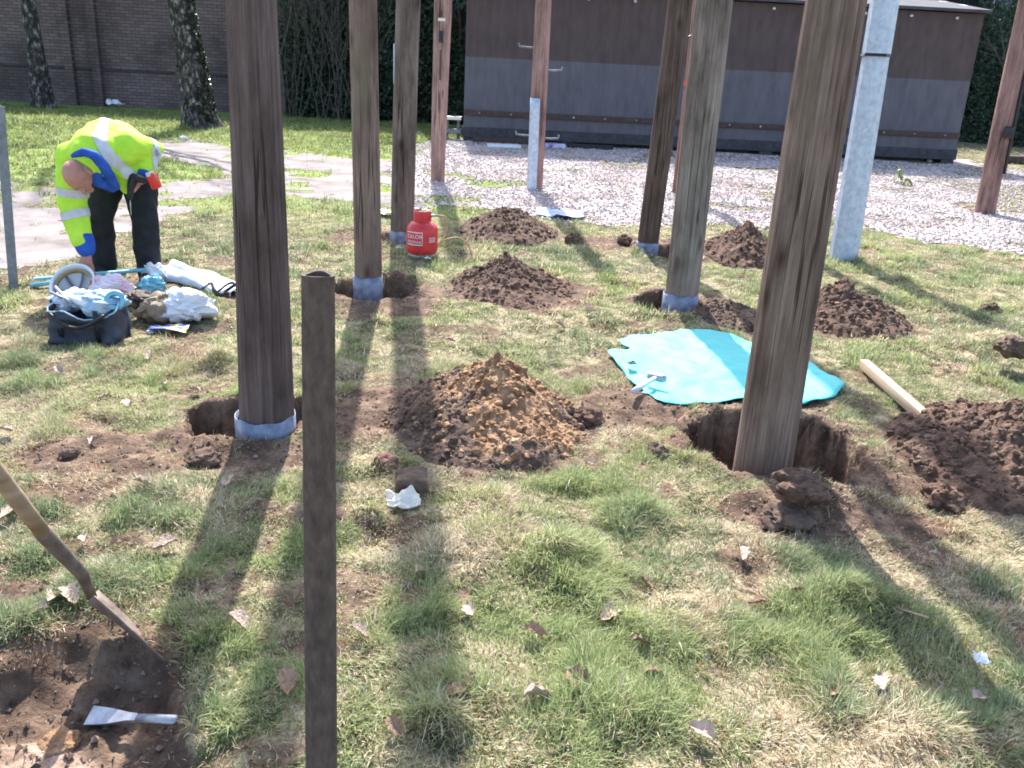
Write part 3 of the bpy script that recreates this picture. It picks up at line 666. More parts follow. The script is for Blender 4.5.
# thin grey fence post at the far left
P0 = on(16, 288); P1 = atY(2, 106, P0.y+.02); w = 9*mpp(P0)
mb = MB(); d = (P1-P0); L_ = d.length; d.normalize()
u = Vector((1, 0, 0)); u = (u-d*u.dot(d)).normalized(); v = d.cross(u)
def prism(mb, A, B, prof, u, v, cap=True):
    n = len(prof); V = [A+u*a+v*b for a, b in prof]+[B+u*a+v*b for a, b in prof]
    Fc = [(k, (k+1) % n, n+(k+1) % n, n+k) for k in range(n)]
    if cap: Fc += [tuple(range(n))[::-1], tuple(range(n, 2*n))]
    mb.add(V, Fc)
Lp = [(-w/2, -w/2), (w/2, -w/2), (w/2, -w/2+.008), (-w/2+.008, -w/2+.008), (-w/2+.008, w/2), (-w/2, w/2)]
prism(mb, P0-d*.2, P1, Lp, u, v)
o = mb.build('angle_post', M['postgrey'], None, origin=P0, smooth=False)
tag(o, 'thin grey angle-iron post leaning slightly at the left edge', 'post')

# near hollow pipe: rounded square tube seen on its corner
D = 1.42
T = atY(318, 274, D*1.0); B_ = atY(321, 700, D*1.0); dirn = (T-B_).normalized()
zb = -.35; root = T+dirn*((zb-T.z)/dirn.z)
base = T+dirn*((0-T.z)/dirn.z)
def sq(r, n=40, p=3.2):
    out = []
    for k in range(n):
        a = 2*math.pi*k/n+math.pi/4
        c, s = math.cos(a-math.pi/4), math.sin(a-math.pi/4)
        q = (abs(c)**p+abs(s)**p)**(-1/p); x, y = c*q*r, s*q*r
        ca, sa = math.cos(math.pi/4+.05), math.sin(math.pi/4+.05); out.append((x*ca-y*sa, x*sa+y*ca))
    return out
wT = 35.5*mpp(T)/2/1.2; wB = 33.5*mpp(B_)/2/1.2
mb = MB(); V = []; ringsn = 60; nn = 40; Fc = []
Ltot = (T-root).length; Lb = (T-B_).length
prof1 = sq(1.0)
for i in range(ringsn):
    t = i/(ringsn-1); c = root+(T-root)*t; dist = (1-t)*Ltot; r = wT+(wB-wT)*dist/Lb
    if i >= ringsn-1: r *= 1.0
    for k, (a, b_) in enumerate(prof1):
        j = 1+.012*(float(fbm(math.cos(k*math.pi/20)*1.5, math.sin(k*math.pi/20)*1.5+t*20, 1, 2, 3))-.5)
        dz = .0016*math.sin(k*math.pi/10) if i == ringsn-1 else 0
        V.append((c.x+a*r*j, c.y+b_*r*j, c.z+dz))
for i in range(12):
    t = i/11; c = T+(root-T)*(t*.35); r = (wT-.006)
    for k, (a, b_) in enumerate(prof1):
        dz = .0016*math.sin(k*math.pi/10) if i == 0 else 0
        V.append((c.x+a*r, c.y+b_*r, c.z+dz-(.001 if i == 0 else 0)))
tot = ringsn+12
Fc = [(i*nn+k, i*nn+(k+1) % nn, (i+1)*nn+(k+1) % nn, (i+1)*nn+k) for i in range(tot-1) for k in range(nn)]
Fc.append(tuple((tot-1)*nn+k for k in range(nn)))
o = mk('hollow_post', V, Fc, M['rustpipe'], None, origin=(base.x, base.y, 0)); shade_auto(o, 50)
tag(o, 'dark brown hollow square post with rounded corners in the foreground', 'post')
POLES.append((base.x, base.y, .05))

# ------------------------------------------------------------------ grass
TARPX = [(607, 357), (628, 352), (620, 342), (632, 338), (672, 336), (680, 334), (728, 340), (752, 346), (792, 352), (822, 378), (842, 391), (836, 399), (800, 404), (740, 404), (690, 408), (656, 408), (634, 388)]
TARP = pxpoly(TARPX)
CLEAR = [(pxpoly([(45, 352), (125, 352), (205, 328), (240, 300), (230, 285), (160, 268), (90, 275), (30, 282), (40, 320)]))]
def grassfield(name, n, y0, y1, wide, hmul, wmul, label, powr=1.0, lawn=False, x0=None, x1=None, dens=1.0):
    y = y0+RNG.random(n)**powr*(y1-y0)
    if x0 is None: x = (RNG.random(n)-.5)*2*wide*(y+.9)
    else: x = x0+RNG.random(n)*(x1-x0)
    d = dirtmask(x, y)
    clump = fbm(x, y, 6.5, 3, 61); big = fbm(x, y, 1.3, 3, 62)
    p = np.clip(1.25-d*1.2, .10, 1)*(.38+1.1*sstep(.38, .62, clump))
    for e in PITS:
        r = np.sqrt(((x-e[0])/e[2])**2+((y-e[1])/e[3])**2); p = np.where(r < 1.08, 0, p)
    for e in MOUNDS:
        r = np.sqrt(((x-e[0])/e[2])**2+((y-e[1])/e[3])**2); p = np.where(r < .98, 0, p)
    for q in POLES:
        p = np.where(np.hypot(x-q[0], y-q[1]) < q[2]*1.05, 0, p)
    p = np.where(inpoly(x, y, TARP), 0, p)
    p = np.where(inpoly(x, y, DIG), p*.08, p)
    jx = (fbm(x, y, 1.7, 4, 21)-.5); jy = (fbm(x, y, 1.7, 4, 22)-.5)
    inp = inpoly(x+jx*.5, y+jy*.5, PATHP); ing = inpoly(x+jx*.7, y+jy*.7, GRAVP)
    p = np.where(inp, np.where(fbm(x, y, 2.3, 4, 41) >= .62, .35, .012), p)
    p = np.where(ing, np.where(fbm(x, y, 1.1, 4, 44) >= .63, .3, .01), p)
    for cpoly in CLEAR: p = np.where(inpoly(x, y, cpoly), p*.35, p)
    k = RNG.random(n) < p*dens
    x, y, d, clump, big = x[k], y[k], d[k], clump[k], big[k]; n = len(x)
    z = Hs(x, y)-.004
    tall = sstep(.54, .74, clump)*.85
    for e in BUMPS[:6]+BUMPS[14:]+BUMPS[7:8]:
        r2 = ((x-e[0])/e[2])**2+((y-e[1])/e[3])**2; tall = np.maximum(tall, 1.0*np.exp(-r2*1.5))
    ht = (.014+.022*RNG.random(n)+tall*.05*(.5+RNG.random(n)))*hmul*(1-.4*d)
    w = (.0016+.0022*RNG.random(n))*wmul
    az = RNG.random(n)*6.283; comb = fbm(x, y, 2.2, 2, 71)*12
    az = np.where(RNG.random(n) < .55, comb+RNG.normal(0, .6, n), az)
    a1 = np.abs(RNG.normal(.55, .35, n)); a2 = a1+np.abs(RNG.normal(.5, .4, n))
    dx, dy = np.cos(az), np.sin(az)
    P = np.stack([x, y, z], -1)
    wv = np.stack([-dy, dx, np.zeros(n)], -1)*w[:, None]/2
    # straw lies low
    straw_p = np.clip(.40+2.0*(fbm(x, y, 3.6, 4, 64)-.46)+(.5-clump)*.8+.45*d, .12, .97)
    if lawn: straw_p *= .35
    straw = RNG.random(n) < straw_p
    a1 = np.where(straw, a1+.45, a1); a2 = np.where(straw, a2+.35, a2)
    mid = P+np.stack([dx*np.sin(a1), dy*np.sin(a1), np.cos(a1)], -1)*(ht*.55)[:, None]
    tip = mid+np.stack([dx*np.sin(a2), dy*np.sin(a2), np.cos(a2)], -1)*(ht*.6)[:, None]
    V = np.stack([P-wv, P+wv, mid+wv*.8, mid-wv*.8, tip], 1).reshape(-1, 3)
    b = np.arange(n)*5
    Qd = np.stack([b, b+1, b+2, b+3], -1); T = np.stack([b+3, b+2, b+4], -1)
    v = RNG.random((n, 1))
    green = np.array([.19, .25, .085])*(1-v)+np.array([.44, .48, .23])*v
    dark = np.array([.14, .19, .085])*(1-v)+np.array([.29, .34, .18])*v
    gg = np.where((RNG.random(n) < sstep(.4, .62, big))[:, None], dark, green)
    st = np.array([.42, .34, .22])*(1-v)+np.array([.76, .67, .52])*v
    br = np.array([.20, .125, .065])*(1-v)+np.array([.42, .27, .13])*v
    st = np.where((RNG.random(n) < .25+.4*d)[:, None], br, st)
    C = np.where(straw[:, None], st, gg)
    if lawn: C = np.where(straw[:, None], C, np.array([.15, .20, .05])*(1-v)+np.array([.33, .37, .14])*v)
    C = np.repeat(C, 5, 0)
    o = npmesh(name, V, quads=Qd, tris=T, mat=M['grass'], colors=C); tag(o, label, 'grass', kind='stuff'); return o
grassfield('grass', 850000, 1.15, 4.6, .70, 1.0, 1.0, 'short tangled green and straw coloured grass around the near poles', .85)
grassfield('grass_beyond', 420000, 4.6, 10.5, .70, 1.15, 1.9, 'short green and straw grass between the far poles and the gravel', .8)
grassfield('lawn', 240000, 8.6, 22, .9, 1.5, 4.5, 'bright green lawn between the path and the brick wall', .8, True, -14.5, 1.0)
grassfield('verge', 40000, 9.5, 24, .9, 1.5, 4.5, 'thin weedy grass along the gravel and the hut', .8, False, 1.0, 15, .4)

# fallen leaves -----------------------------------------------------
def leafmesh(seed):
    rnd = random.Random(seed); n = 15; mb = MB(); top = []
    for k in range(n):
        t = k/(n-1); x = t; wd = .30*math.sin(math.pi*min(1, t*1.02))**.6*(1+.24*math.sin(t*22+seed)); top.append((x, wd))
    V = []; 
    for x, wd in top:
        for s in (-1, -.5, 0, .5, 1):
            zz = .22*abs(s)**1.5*(wd/.3)+.12*math.sin(x*4+seed)+.06*rnd.random()*abs(s)
            V.append((x-.5, s*wd, zz))
    Fc = [(i*5+j, i*5+j+1, (i+1)*5+j+1, (i+1)*5+j) for i in range(n-1) for j in range(4)]
    st = len(V); V += [(-.5, -.012, 0), (-.5, .012, 0), (-.72, .01, .04), (-.72, -.01, .04)]; Fc.append((st, st+1, st+2, st+3))
    return V, Fc
lmats = [noisy('dead_leaf_pale', [(.3, (.36, .26, .20)), (.7, (.54, .42, .34))], 6, .8, .4, dist=.05),
         noisy('dead_leaf_brown', [(.3, (.22, .13, .085)), (.7, (.38, .25, .17))], 6, .8, .4, dist=.05)]
lbase = []
for s in range(3):
    for m in lmats:
        V, Fc = leafmesh(s*3+1); me = bpy.data.meshes.new('fallen_leaf'); me.from_pydata(V, [], Fc); me.materials.append(m)
        me.polygons.foreach_set('use_smooth', [True]*len(me.polygons)); lbase.append(me)
LP = [(608, 623, 1.4, 0), (580, 690, 1.5, 1), (540, 706, 1.5, 0), (458, 702, 1.3, 1), (166, 552, 1.4, 0), (238, 632, 1.5, 0), (535, 640, 1.1, 1), (470, 618, 1.0, 0),
      (130, 408, 1.4, 0), (105, 403, 1.1, 0), (146, 490, 1.4, 0), (97, 446, 1.1, 0), (165, 388, 1.0, 0), (287, 690, 1.3, 1), (55, 606, 1.2, 0),
      (72, 603, 1.3, 0), (40, 618, 1.2, 0), (740, 560, 1.2, 0), (655, 684, 1.2, 1), (795, 596, .9, 0), (925, 345, 1.0, 1), (757, 610, 1.0, 1), (8, 436, 1.2, 0), (10, 522, 1.3, 0), (30, 515, 1.1, 1),
      (420, 578, 1.0, 0), (238, 485, 1.1, 0), (225, 490, .9, 0), (60, 375, 1.0, 0), (195, 395, 1.0, 0), (470, 690, .9, 1), (645, 590, .9, 1), (935, 565, 1.1, 0), (880, 690, 1.1, 0),
      (975, 705, 1.0, 0), (700, 740, 1.2, 0), (360, 640, 1.0, 0), (520, 520, .9, 1), (590, 470, .8, 0), (880, 392, .9, 0), (100, 365, .9, 0), (120, 550, .9, 1), (85, 545, .8, 0), (300, 600, .9, 1), (640, 650, .9, 1), (830, 700, 1.1, 1), (395, 735, 1.0, 1),
      (560, 330, 1.2, 0), (450, 345, 1.2, 0), (150, 360, 1.3, 0), (590, 315, 1.3, 0), (345, 350, 1.1, 0)]
for i, (a, b_, s, mi) in enumerate(LP):
    p = on(a, b_); o = bpy.data.objects.new('fallen_leaf', lbase[(i % 3)*2+mi]); COL.objects.link(o)
    sz = .058*s; o.scale = (sz, sz, sz*1.1)
    o.location = p+Vector((0, 0, .026)); o.rotation_euler = (random.uniform(-.5, .5), random.uniform(-.4, .4), random.uniform(0, 6.28))
    lab = ['pale brown curled dead leaf lying on the grass', 'dark brown curled dead leaf lying on the grass'][mi]
    tag(o, lab, 'leaf', ['pale dead leaves scattered on the grass', 'dark dead leaves scattered on the grass'][mi])

# ------------------------------------------------------------------ clods, scraps, stones
def clod(px, py, w, hgt, mat, label, cat='clod', name='soil_clod', seed=0, flat_=1.0, group=None, yaw=None):
    p = on(px, py); r = w*mpp(p)/2; mb = MB()
    def fn(q, d):
        n = float(fbm(d.x*2.5+seed, d.y*2.5+d.z*2, 1, 3, seed)); m2 = abs(float(fbm(d.x*2.8+seed, d.y*2.8-d.z*2.2, 1, 3, seed+2))-.5); return q*(.6+.75*n-.6*m2)
    mb.ell(p+Vector((0, 0, r*hgt*.38)), (r, r*flat_, r*hgt), Matrix.Rotation(yaw or seed, 3, 'Z'), 36, 24, fn)
    o = mb.build(name, mat, None, origin=p); shade_auto(o, 28); tag(o, label, cat, group); return o
clod(655, 455, 26, .8, M['clod'], 'round dark clod of earth on the grass left of the biggest hole', seed=2)
clod(70, 456, 20, .8, M['clod'], 'round brown stone left of the thickest pole, above the spade', 'stone', 'stone', seed=4)
clod(587, 422, 32, .7, M['soil_dark'], 'dark lump of turf at the right foot of the tallest mound', 'clod', 'turf_clod', seed=5)
clod(800, 492, 56, .55, M['soil_dark'], 'large dark turf clod just in front of the biggest hole', 'clod', 'turf_clod', seed=7)
clod(782, 522, 52, .5, M['clod'], 'brown grass-edged turf clod nearest the camera below the biggest hole', 'clod', 'turf_clod', seed=9)
clod(386, 466, 26, .7, M['redclod'], 'reddish broken brick at the left foot of the tallest mound', 'brick', 'broken_brick', seed=11)
clod(1012, 352, 34, .7, M['clod'], 'straw-topped clod at the right edge above the plank', 'clod', 'turf_clod', seed=12)
clod(990, 312, 22, .6, M['soil_dark'], 'dark tuft of turf near the right edge left of the straw-topped clod', 'clod', 'turf_clod', seed=14)
clod(573, 243, 20, .7, M['soil_dark'], 'small dark clod right of the mound at the gravel edge', 'clod', 'soil_clod', seed=15)
clod(625, 243, 18, .7, M['soil_dark'], 'small dark clod left of the slim dark pole', 'clod', 'soil_clod', seed=16)
clod(760, 330, 30, .5, M['clod'], 'brown clod between the low heap and the big right-hand pole', 'clod', 'soil_clod', seed=17)
clod(942, 505, 46, .7, M['soil_dark'], 'dark clod at the lower left foot of the right-edge mound', 'clod', 'soil_clod', seed=18)
clod(205, 460, 34, .5, M['soil'], 'brown lump of soil at the front left rim of the hole under the thickest pole', 'clod', 'soil_clod', seed=21)
clod(60, 745, 40, .4, M['soil_light'], 'light brown lump of soil below the flat metal tool at lower left', 'clod', 'soil_clod', seed=22)
# squared brown block by the paper
p = on(411, 490); mb = MB(); mb.box(p+Vector((0, 0, .032)), (.12, .10, .08), Matrix.Rotation(.25, 3, 'Z') @ Matrix.Rotation(.2, 3, 'X'), .012)
o = mb.build('brown_block', M['clod'], None, origin=p); remesh(o, .006, 2, .03, 18, 4); tag(o, 'squarish brown block of clay touching the tallest mound above the white paper', 'clod')
def scrap(px, py, w, d, mat, label, cat, name, lift=.02, amp=.03, seed=0, yaw=0.0, tilt=0.0, thick=.003, scale=3.0, outline=None):
    p = on(px, py); W = w*mpp(p); n = 20; V = []; Fc = []
    ct, s_ = math.cos(yaw), math.sin(yaw)
    for i in range(n):
        for j in range(n):
            u, v = i/(n-1)-.5, j/(n-1)-.5
            ex = 1-.18*float(fbm(v*4+seed, i*.2, 1, 2, seed)); ey = 1-.25*float(fbm(u*4+seed, j*.2, 1, 2, seed+1))
            a, b = u*W*ex, v*d*ey; z = amp*(float(fbm(u*scale+seed, v*scale, 1, 3, seed+5))-.3)*2+tilt*v*d
            V.append((p.x+a*ct-b*s_, p.y+a*s_+b*ct, p.z+lift+max(z, -.01)))
    Fc = [(i*n+j, (i+1)*n+j, (i+1)*n+j+1, i*n+j+1) for i in range(n-1) for j in range(n-1)]
    o = mk(name, V, Fc, mat, None, origin=p); sm = o.modifiers.new('t', 'SOLIDIFY'); sm.thickness = thick
    tag(o, label, cat); return o
scrap(403, 508, 36, .075, M['paper'], 'folded white paper lying in front of the brown clay block', 'paper', 'paper_scrap', .025, .035, 3, .2, .5)
scrap(387, 216, 24, .22, M['white'], 'white plastic scrap on the grass behind the split grey-brown pole', 'scrap', 'plastic_scrap', .03, .04, 4)
scrap(399, 251, 6, .05, M['white'], 'tiny white scrap left of the red gas bottle', 'scrap', 'plastic_scrap', .03, .01, 14)
scrap(428, 262, 7, .05, M['white'], 'tiny white scrap in front of the red gas bottle', 'scrap', 'plastic_scrap', .03, .01, 15)
scrap(977, 672, 12, .05, M['white'], 'small white scrap in the pole shadow at lower right', 'scrap', 'plastic_scrap', .04, .02, 16)
scrap(560, 218, 52, .45, M['bluescrap'], 'pale blue plastic scrap on the gravel edge behind the dark mound', 'scrap', 'plastic_scrap', .04, .05, 5)
scrap(116, 109, 16, .35, M['white'], 'white litter on the shaded lawn at the foot of the brick wall', 'litter', 'litter', .1, .12, 6)
scrap(272, 118, 10, .3, M['white'], 'white litter on the lawn right of the thickest pole', 'litter', 'litter', .08, .1, 7)
clod(184, 140, 8, .8, M['white'], 'white stone at the foot of the right-hand tree trunk', 'stone', 'stone', seed=24)
for i, (a, b_) in enumerate([(36, 262), (212, 340)]):
    pass
# twig
p = on(830, 640); p2 = on(935, 612)
mb = MB(); mb.tube([p+Vector((0, 0, .03)), (p+p2)/2+Vector((0, .02, .06)), p2+Vector((0, 0, .05))], [.004, .005, .003], 6)
q = on(925, 632); mb.tube([(p+p2)/2+Vector((0, .02, .06)), q+Vector((0, 0, .05))], .003, 6)
o = mb.build('twig', M['plank'], None, origin=p); tag(o, 'thin pale forked twig lying in the grass at lower right', 'twig')

# ------------------------------------------------------------------ teal sheet, hammer tool, plank
def tarp():
    ring = [Vector((a, b, 0)) for a, b in TARP]; c = sum(ring, Vector())/len(ring); V = []; Fc = []
    dense = []
    for i in range(len(ring)):
        a, b = ring[i], ring[(i+1) % len(ring)]
        nrm = Vector((b.y-a.y, a.x-b.x, 0)).normalized(); rag = .014+(.014 if max(a.x, b.x) < flat(680, 370).x else 0)
        for k in range(9):
            q = a.lerp(b, k/9); dense.append(q+nrm*rag*2*(float(fbm(q.x*14, q.y*14, 1, 3, 77))-.5)*(1 if k else .3))
    n = len(dense); nr = 26
    for i in range(nr+1):
        t = i/nr
        for p in dense:
            q = c.lerp(p, t); V.append([q.x, q.y, 0])
    A = np.array(V); zz = Hs(A[:, 0], A[:, 1])+.045+.05*(fbm(A[:, 0], A[:, 1], 2.6, 3, 81)-.45)+.025*np.abs(fbm(A[:, 0]*2+A[:, 1], A[:, 1]*.7, 3.0, 2, 83)-.5)
    sm = np.array([Hs(np.array([q.x]), np.array([q.y]))[0] for q in [c]])[0]
    zz = .45*Hs(A[:, 0], A[:, 1])+.55*min(sm, .0)+.012+.03*(fbm(A[:, 0], A[:, 1], 3.2, 3, 81)-.45)+.05*(np.abs(fbm(A[:, 0]*1.6+A[:, 1]*1.2, A[:, 1]*1.1-A[:, 0]*.5, 3.6, 2, 83)-.5))
    zz = np.maximum(zz, Hs(A[:, 0], A[:, 1])+.006)
    # turned-up right corner
    cr = flat(842, 391); dd = np.hypot(A[:, 0]-cr.x, A[:, 1]-cr.y); zz += .025*np.exp(-(dd/.12)**2)
    V = [(a, b, z) for (a, b, _), z in zip(V, zz)]
    Fc = [(i*n+k, i*n+(k+1) % n, (i+1)*n+(k+1) % n, (i+1)*n+k) for i in range(nr) for k in range(n)]
    o = mk('teal_sheet', V, Fc, M['tarp'], None, origin=(c.x, c.y, sm))
    s = o.modifiers.new('t', 'SOLIDIFY'); s.thickness = .0025; s.offset = 1
    tag(o, 'bright teal plastic sheet spread on the ground behind the biggest hole', 'sheet'); return o
TS = tarp()
a = on(632, 401)+Vector((0, 0, .05)); b_ = on(655, 391)+Vector((0, 0, .075)); rt = empty('club_hammer', a)
mb = MB(); mb.tube([a, a.lerp(b_, .3), a.lerp(b_, .7), b_], [.013, .0145, .011, .011], 12); mb.build('handle', M['whitecloth'], rt)
d = (b_-a).normalized(); sd = Vector((-d.y, d.x, 0)).normalized()
mb = MB(); mb.tube([b_+sd*.045, b_+sd*.03, b_-sd*.03, b_-sd*.05], [.018, .022, .022, .018], 10); mb.build('head', M['metal'], rt)
tag(rt, 'short hammer with pale handle at the lower left corner of the teal sheet', 'hammer')
scrap(631, 373, 9, .05, M['darkbase'], 'small dark scrap on the left part of the teal sheet', 'scrap', 'dark_scrap', .055, .01, 33)
def blank(): pass
a = on(862, 372)+Vector((0, 0, .05)); b_ = on(926, 429)+Vector((0, 0, .045)); d = b_-a; L_ = d.length; dn = d.normalized()
rot = Matrix((dn, Vector((0, 0, 1)).cross(dn).normalized(), dn.cross(Vector((0, 0, 1)).cross(dn).normalized()))).transposed()
me_ = MB(); me_.box((0, 0, 0), (L_, .05, .05), None, .004)
o = mk('timber_plank', [v for v in me_.v], me_.f, M['plank'], None, origin=(0, 0, 0)); o.matrix_world = Matrix.Translation((a+b_)/2) @ rot.to_4x4()
shade_auto(o)
tag(o, 'pale squared timber lying on the grass beside the right-edge mound', 'timber')

# ------------------------------------------------------------------ spade and flat tool at lower left
tip = on(166, 648)+Vector((0, 0, -.06)); neck = atY(92, 597, tip.y+.02)
crank = atY(82, 574, tip.y-.02); mid = atY(44, 534, tip.y-.10); lab = atY(20, 500, tip.y-.17); hi = atY(-2, 475, tip.y-.23)
dirh = (hi-mid).normalized(); end = hi+dirh*.35
rt = empty('spade', on(166, 648))
mb = MB(); mb.tube([mid+dirh*.0, mid.lerp(hi, .5), hi, end], [.0185, .0195, .020, .019], 18); mb.build('wooden_handle', M['ash'], rt)
g1 = end+Vector((.05, -.03, .0)); g0 = end-Vector((.05, -.03, .0)); mb = MB(); mb.tube([g0, g1], .016, 14); mb.build('grip', M['ash'], rt)
mb = MB(); mb.tube([neck, crank.lerp(neck, .35), crank, crank.lerp(mid, .5), mid, mid+dirh*.012], [.013, .0145, .0165, .019, .0205, .0205], 18); mb.build('socket', M['spadesteel'], rt)
sd = (tip-neck).normalized(); wdir = ((tip+neck)/2-Vector((0, 0, CH))).normalized()+Vector((.16, 0, .0)); wdir = (wdir-sd*wdir.dot(sd)).normalized(); nrm = sd.cross(wdir).normalized()
V = []; Fc = []; nu, nv = 14, 9
for i in range(nu):
    t = i/(nu-1)
    for j in range(nv):
        s = j/(nv-1)*2-1; wd = .088*(1-.12*t) if t < .85 else .088*(.90-.4*(t-.85)/.15*abs(s))
        V.append(neck.lerp(tip, t)+wdir*s*wd+nrm*(.014*s*s-.018*(1-t)**3*(1-s*s)))
Fc = [(i*nv+j, (i+1)*nv+j, (i+1)*nv+j+1, i*nv+j+1) for i in range(nu-1) for j in range(nv-1)]
o = mk('blade', V, Fc, M['spadesteel'], rt); s = o.modifiers.new('t', 'SOLIDIFY'); s.thickness = .004; s.offset = 0
# sticker on handle
V = []; Fc = []; A0 = lab; A1 = hi+dirh*.03; vt = (Vector((0, 0, CH))-lab).normalized(); upv = dirh.cross(vt).normalized()
for i in range(5):
    c = A0.lerp(A1, i/4)
    for k in range(7):
        an = -.3+1.0*k/6; V.append(c+(vt*math.cos(an)+upv*-math.sin(an))*.0206)
Fc = [(i*7+k, i*7+k+1, (i+1)*7+k+1, (i+1)*7+k) for i in range(4) for k in range(6)]
mk('sticker', V, Fc, M['greentape'], rt)
tag(rt, 'spade with wooden handle leaning in from the left edge, blade in the soil', 'spade')
# flat metal bolster
A0 = on(90, 722)+Vector((0, 0, .02)); A1 = on(178, 727)+Vector((0, 0, .022)); d = (A1-A0); dn = d.normalized(); up = Vector((0, -.35, 1)).normalized(); up = (up-dn*up.dot(dn)).normalized(); sd = up.cross(dn)
rt = empty('bolster_chisel', (A0+A1)/2-Vector((0, 0, .02)))
prof = [(0, .027), (.03, .026), (.22, .022), (.46, .011), (.55, .010)]
V = []; 
for t, w in prof:
    c = A0+d*t; th = .003 if t < .4 else .006
    V += [c+sd*w+up*th, c-sd*w+up*th, c-sd*w-up*th, c+sd*w-up*th]
Fc = [(0, 1, 2, 3)]+[(i*4+k, i*4+(k+1) % 4, (i+1)*4+(k+1) % 4, (i+1)*4+k) for i in range(4) for k in range(4)]
mk('blade', V, Fc, M['metal'], rt, smooth=False)
mb = MB(); mb.tube([A0+d*.55, A0+d*.8, A0+d*.97, A1], [.0115, .013, .014, .010], 12, squash=.6, up=up); mb.build('handle', M['metal'], rt)
tag(rt, 'flat steel bolster chisel lying on bare soil at lower left', 'chisel')

# ------------------------------------------------------------------ gas bottle
P = on(422, 256); P = Vector((P.x, P.y, P.z)); s = mpp(P); rB = 31*s/2; hB = 44*s/ .97
rt = empty('gas_bottle', P)
mb = MB(); z = [(.0, .0), (.80, .0), (.83, .05), (.86, .07), (.95, .11), (1, .2), (1, .56), (.97, .63), (.86, .70), (.66, .76), (.4, .785), (0, .79)]
mb.lathe([(r*rB, q*hB) for r, q in z], P, 40); mb.build('body', M['redpaint'], rt)
V = []; Fc = []; n = 40; rc = rB*.56
for i in range(5):
    for k in range(n):
        a = 2*math.pi*k/n; zt = hB*(.72+.28*i/4); 
        if i == 4 and -0.5 < math.sin(a) < 2 and abs(math.cos(a)) < .55: zt -= hB*.07
        V.append((P.x+rc*math.cos(a)*(1+.03*i/4), P.y+rc*math.sin(a)*(1+.03*i/4), P.z+zt))
Fc = [(i*n+k, i*n+(k+1) % n, (i+1)*n+(k+1) % n, (i+1)*n+k) for i in range(4) for k in range(n) if not (i in (1, 2) and (k % n) in (9, 10, 11, 12, 35, 36, 37))]
o = mk('collar', V, Fc, M['redpaint'], rt); s_ = o.modifiers.new('t', 'SOLIDIFY'); s_.thickness = .006
mb = MB(); vt = P+Vector((0, 0, hB*.79)); mb.tube([vt, vt+Vector((0, 0, .05))], .016, 12); mb.tube([vt+Vector((-.01, 0, .04)), vt+Vector((.14, -.02, .045))], .010, 10); mb.tube([vt+Vector((.03, 0, .06)), vt+Vector((.06, 0, .068))], .02, 12)
mb.build('valve', M['metal'], rt)
mb = MB(); v0 = vt+Vector((.13, -.02, .045))
hs = [v0, v0+Vector((.06, -.01, -.01)), v0+Vector((.075, -.03, -.12)), v0+Vector((.03, -.08, -.19)), P+Vector((.14, -.11, .12)), P+Vector((.20, -.08, .16)), P+Vector((.30, -.05, .175)), P+Vector((.38, -.03, .11)), P+Vector((.42, -.03, .0))]
pts = []
for i in range(len(hs)-1):
    p0, p1, p2, p3_ = hs[max(i-1, 0)], hs[i], hs[i+1], hs[min(i+2, len(hs)-1)]
    for k in range(6):
        t = k/6; pts.append(.5*((2*p1)+(-p0+p2)*t+(2*p0-5*p1+4*p2-p3_)*t*t+(-p0+3*p1-3*p2+p3_)*t**3))
pts.append(hs[-1]); mb.tube(pts, .0062, 8); mb.build('hose', M['hose'], rt)
mb = MB(); mb.lathe([(rB*.8, -.01), (rB*.86, .0), (rB*.86, hB*.075), (rB*.82, hB*.075)], P, 36); mb.build('foot_ring', M['metal'], rt)
def curved_text(txt, size, zc, a0, r, mat, parent, name):
    cu = bpy.data.curves.new(name, 'FONT'); cu.body = txt; cu.size = size; cu.align_x = 'CENTER'; cu.extrude = .0008
    to = bpy.data.objects.new(name, cu); COL.objects.link(to)
    dg = bpy.context.evaluated_depsgraph_get(); me = bpy.data.meshes.new_from_object(to.evaluated_get(dg))
    bpy.data.objects.remove(to)
    V = []
    for v in me.vertices:
        a = a0+v.co.x/r; rr = r+.003+v.co.z; V.append((P.x+rr*math.cos(a), P.y+rr*math.sin(a), P.z+zc+v.co.y))
    return mk(name, V, [list(p.vertices) for p in me.polygons], mat, parent, smooth=False)
curved_text('CALOR', .043, hB*.44, FRONT-.42, rB, M['white'], rt, 'lettering')
curved_text('PROPANE', .028, hB*.34, FRONT-.42, rB, M['white'], rt, 'lettering')
mb = MB()
for (za, zb_, aa, ab) in ((.295, .315, -1.0, .12), (.56, .58, -1.0, .12), (.295, .58, .10, .13)):
    V = []; m_ = 14
    for i in (0, 1):
        for k in range(m_+1):
            a = FRONT+aa+(ab-aa)*k/m_; rr = rB+.0025; V.append((P.x+rr*math.cos(a), P.y+rr*math.sin(a), P.z+hB*(za if i == 0 else zb_)))
    mb.add(V, [(k, k+1, m_+2+k, m_+1+k) for k in range(m_)])
mb.build('label_border', M['white'], rt)
V = []; mb = MB()
for za in (.36, .40, .44):
    V = []
    for i in (0, 1):
        for k in range(7):
            a = FRONT+.55+.5*k/6; rr = rB+.0025; V.append((P.x+rr*math.cos(a), P.y+rr*math.sin(a), P.z+hB*(za+.02*i)))
    mb.add(V, [(k, k+1, 8+k, 7+k) for k in range(6)])
mb.build('side_label', M['whitecloth'], rt)
tag(rt, 'red gas bottle with orange hose standing beside the split grey-brown pole', 'gas bottle')

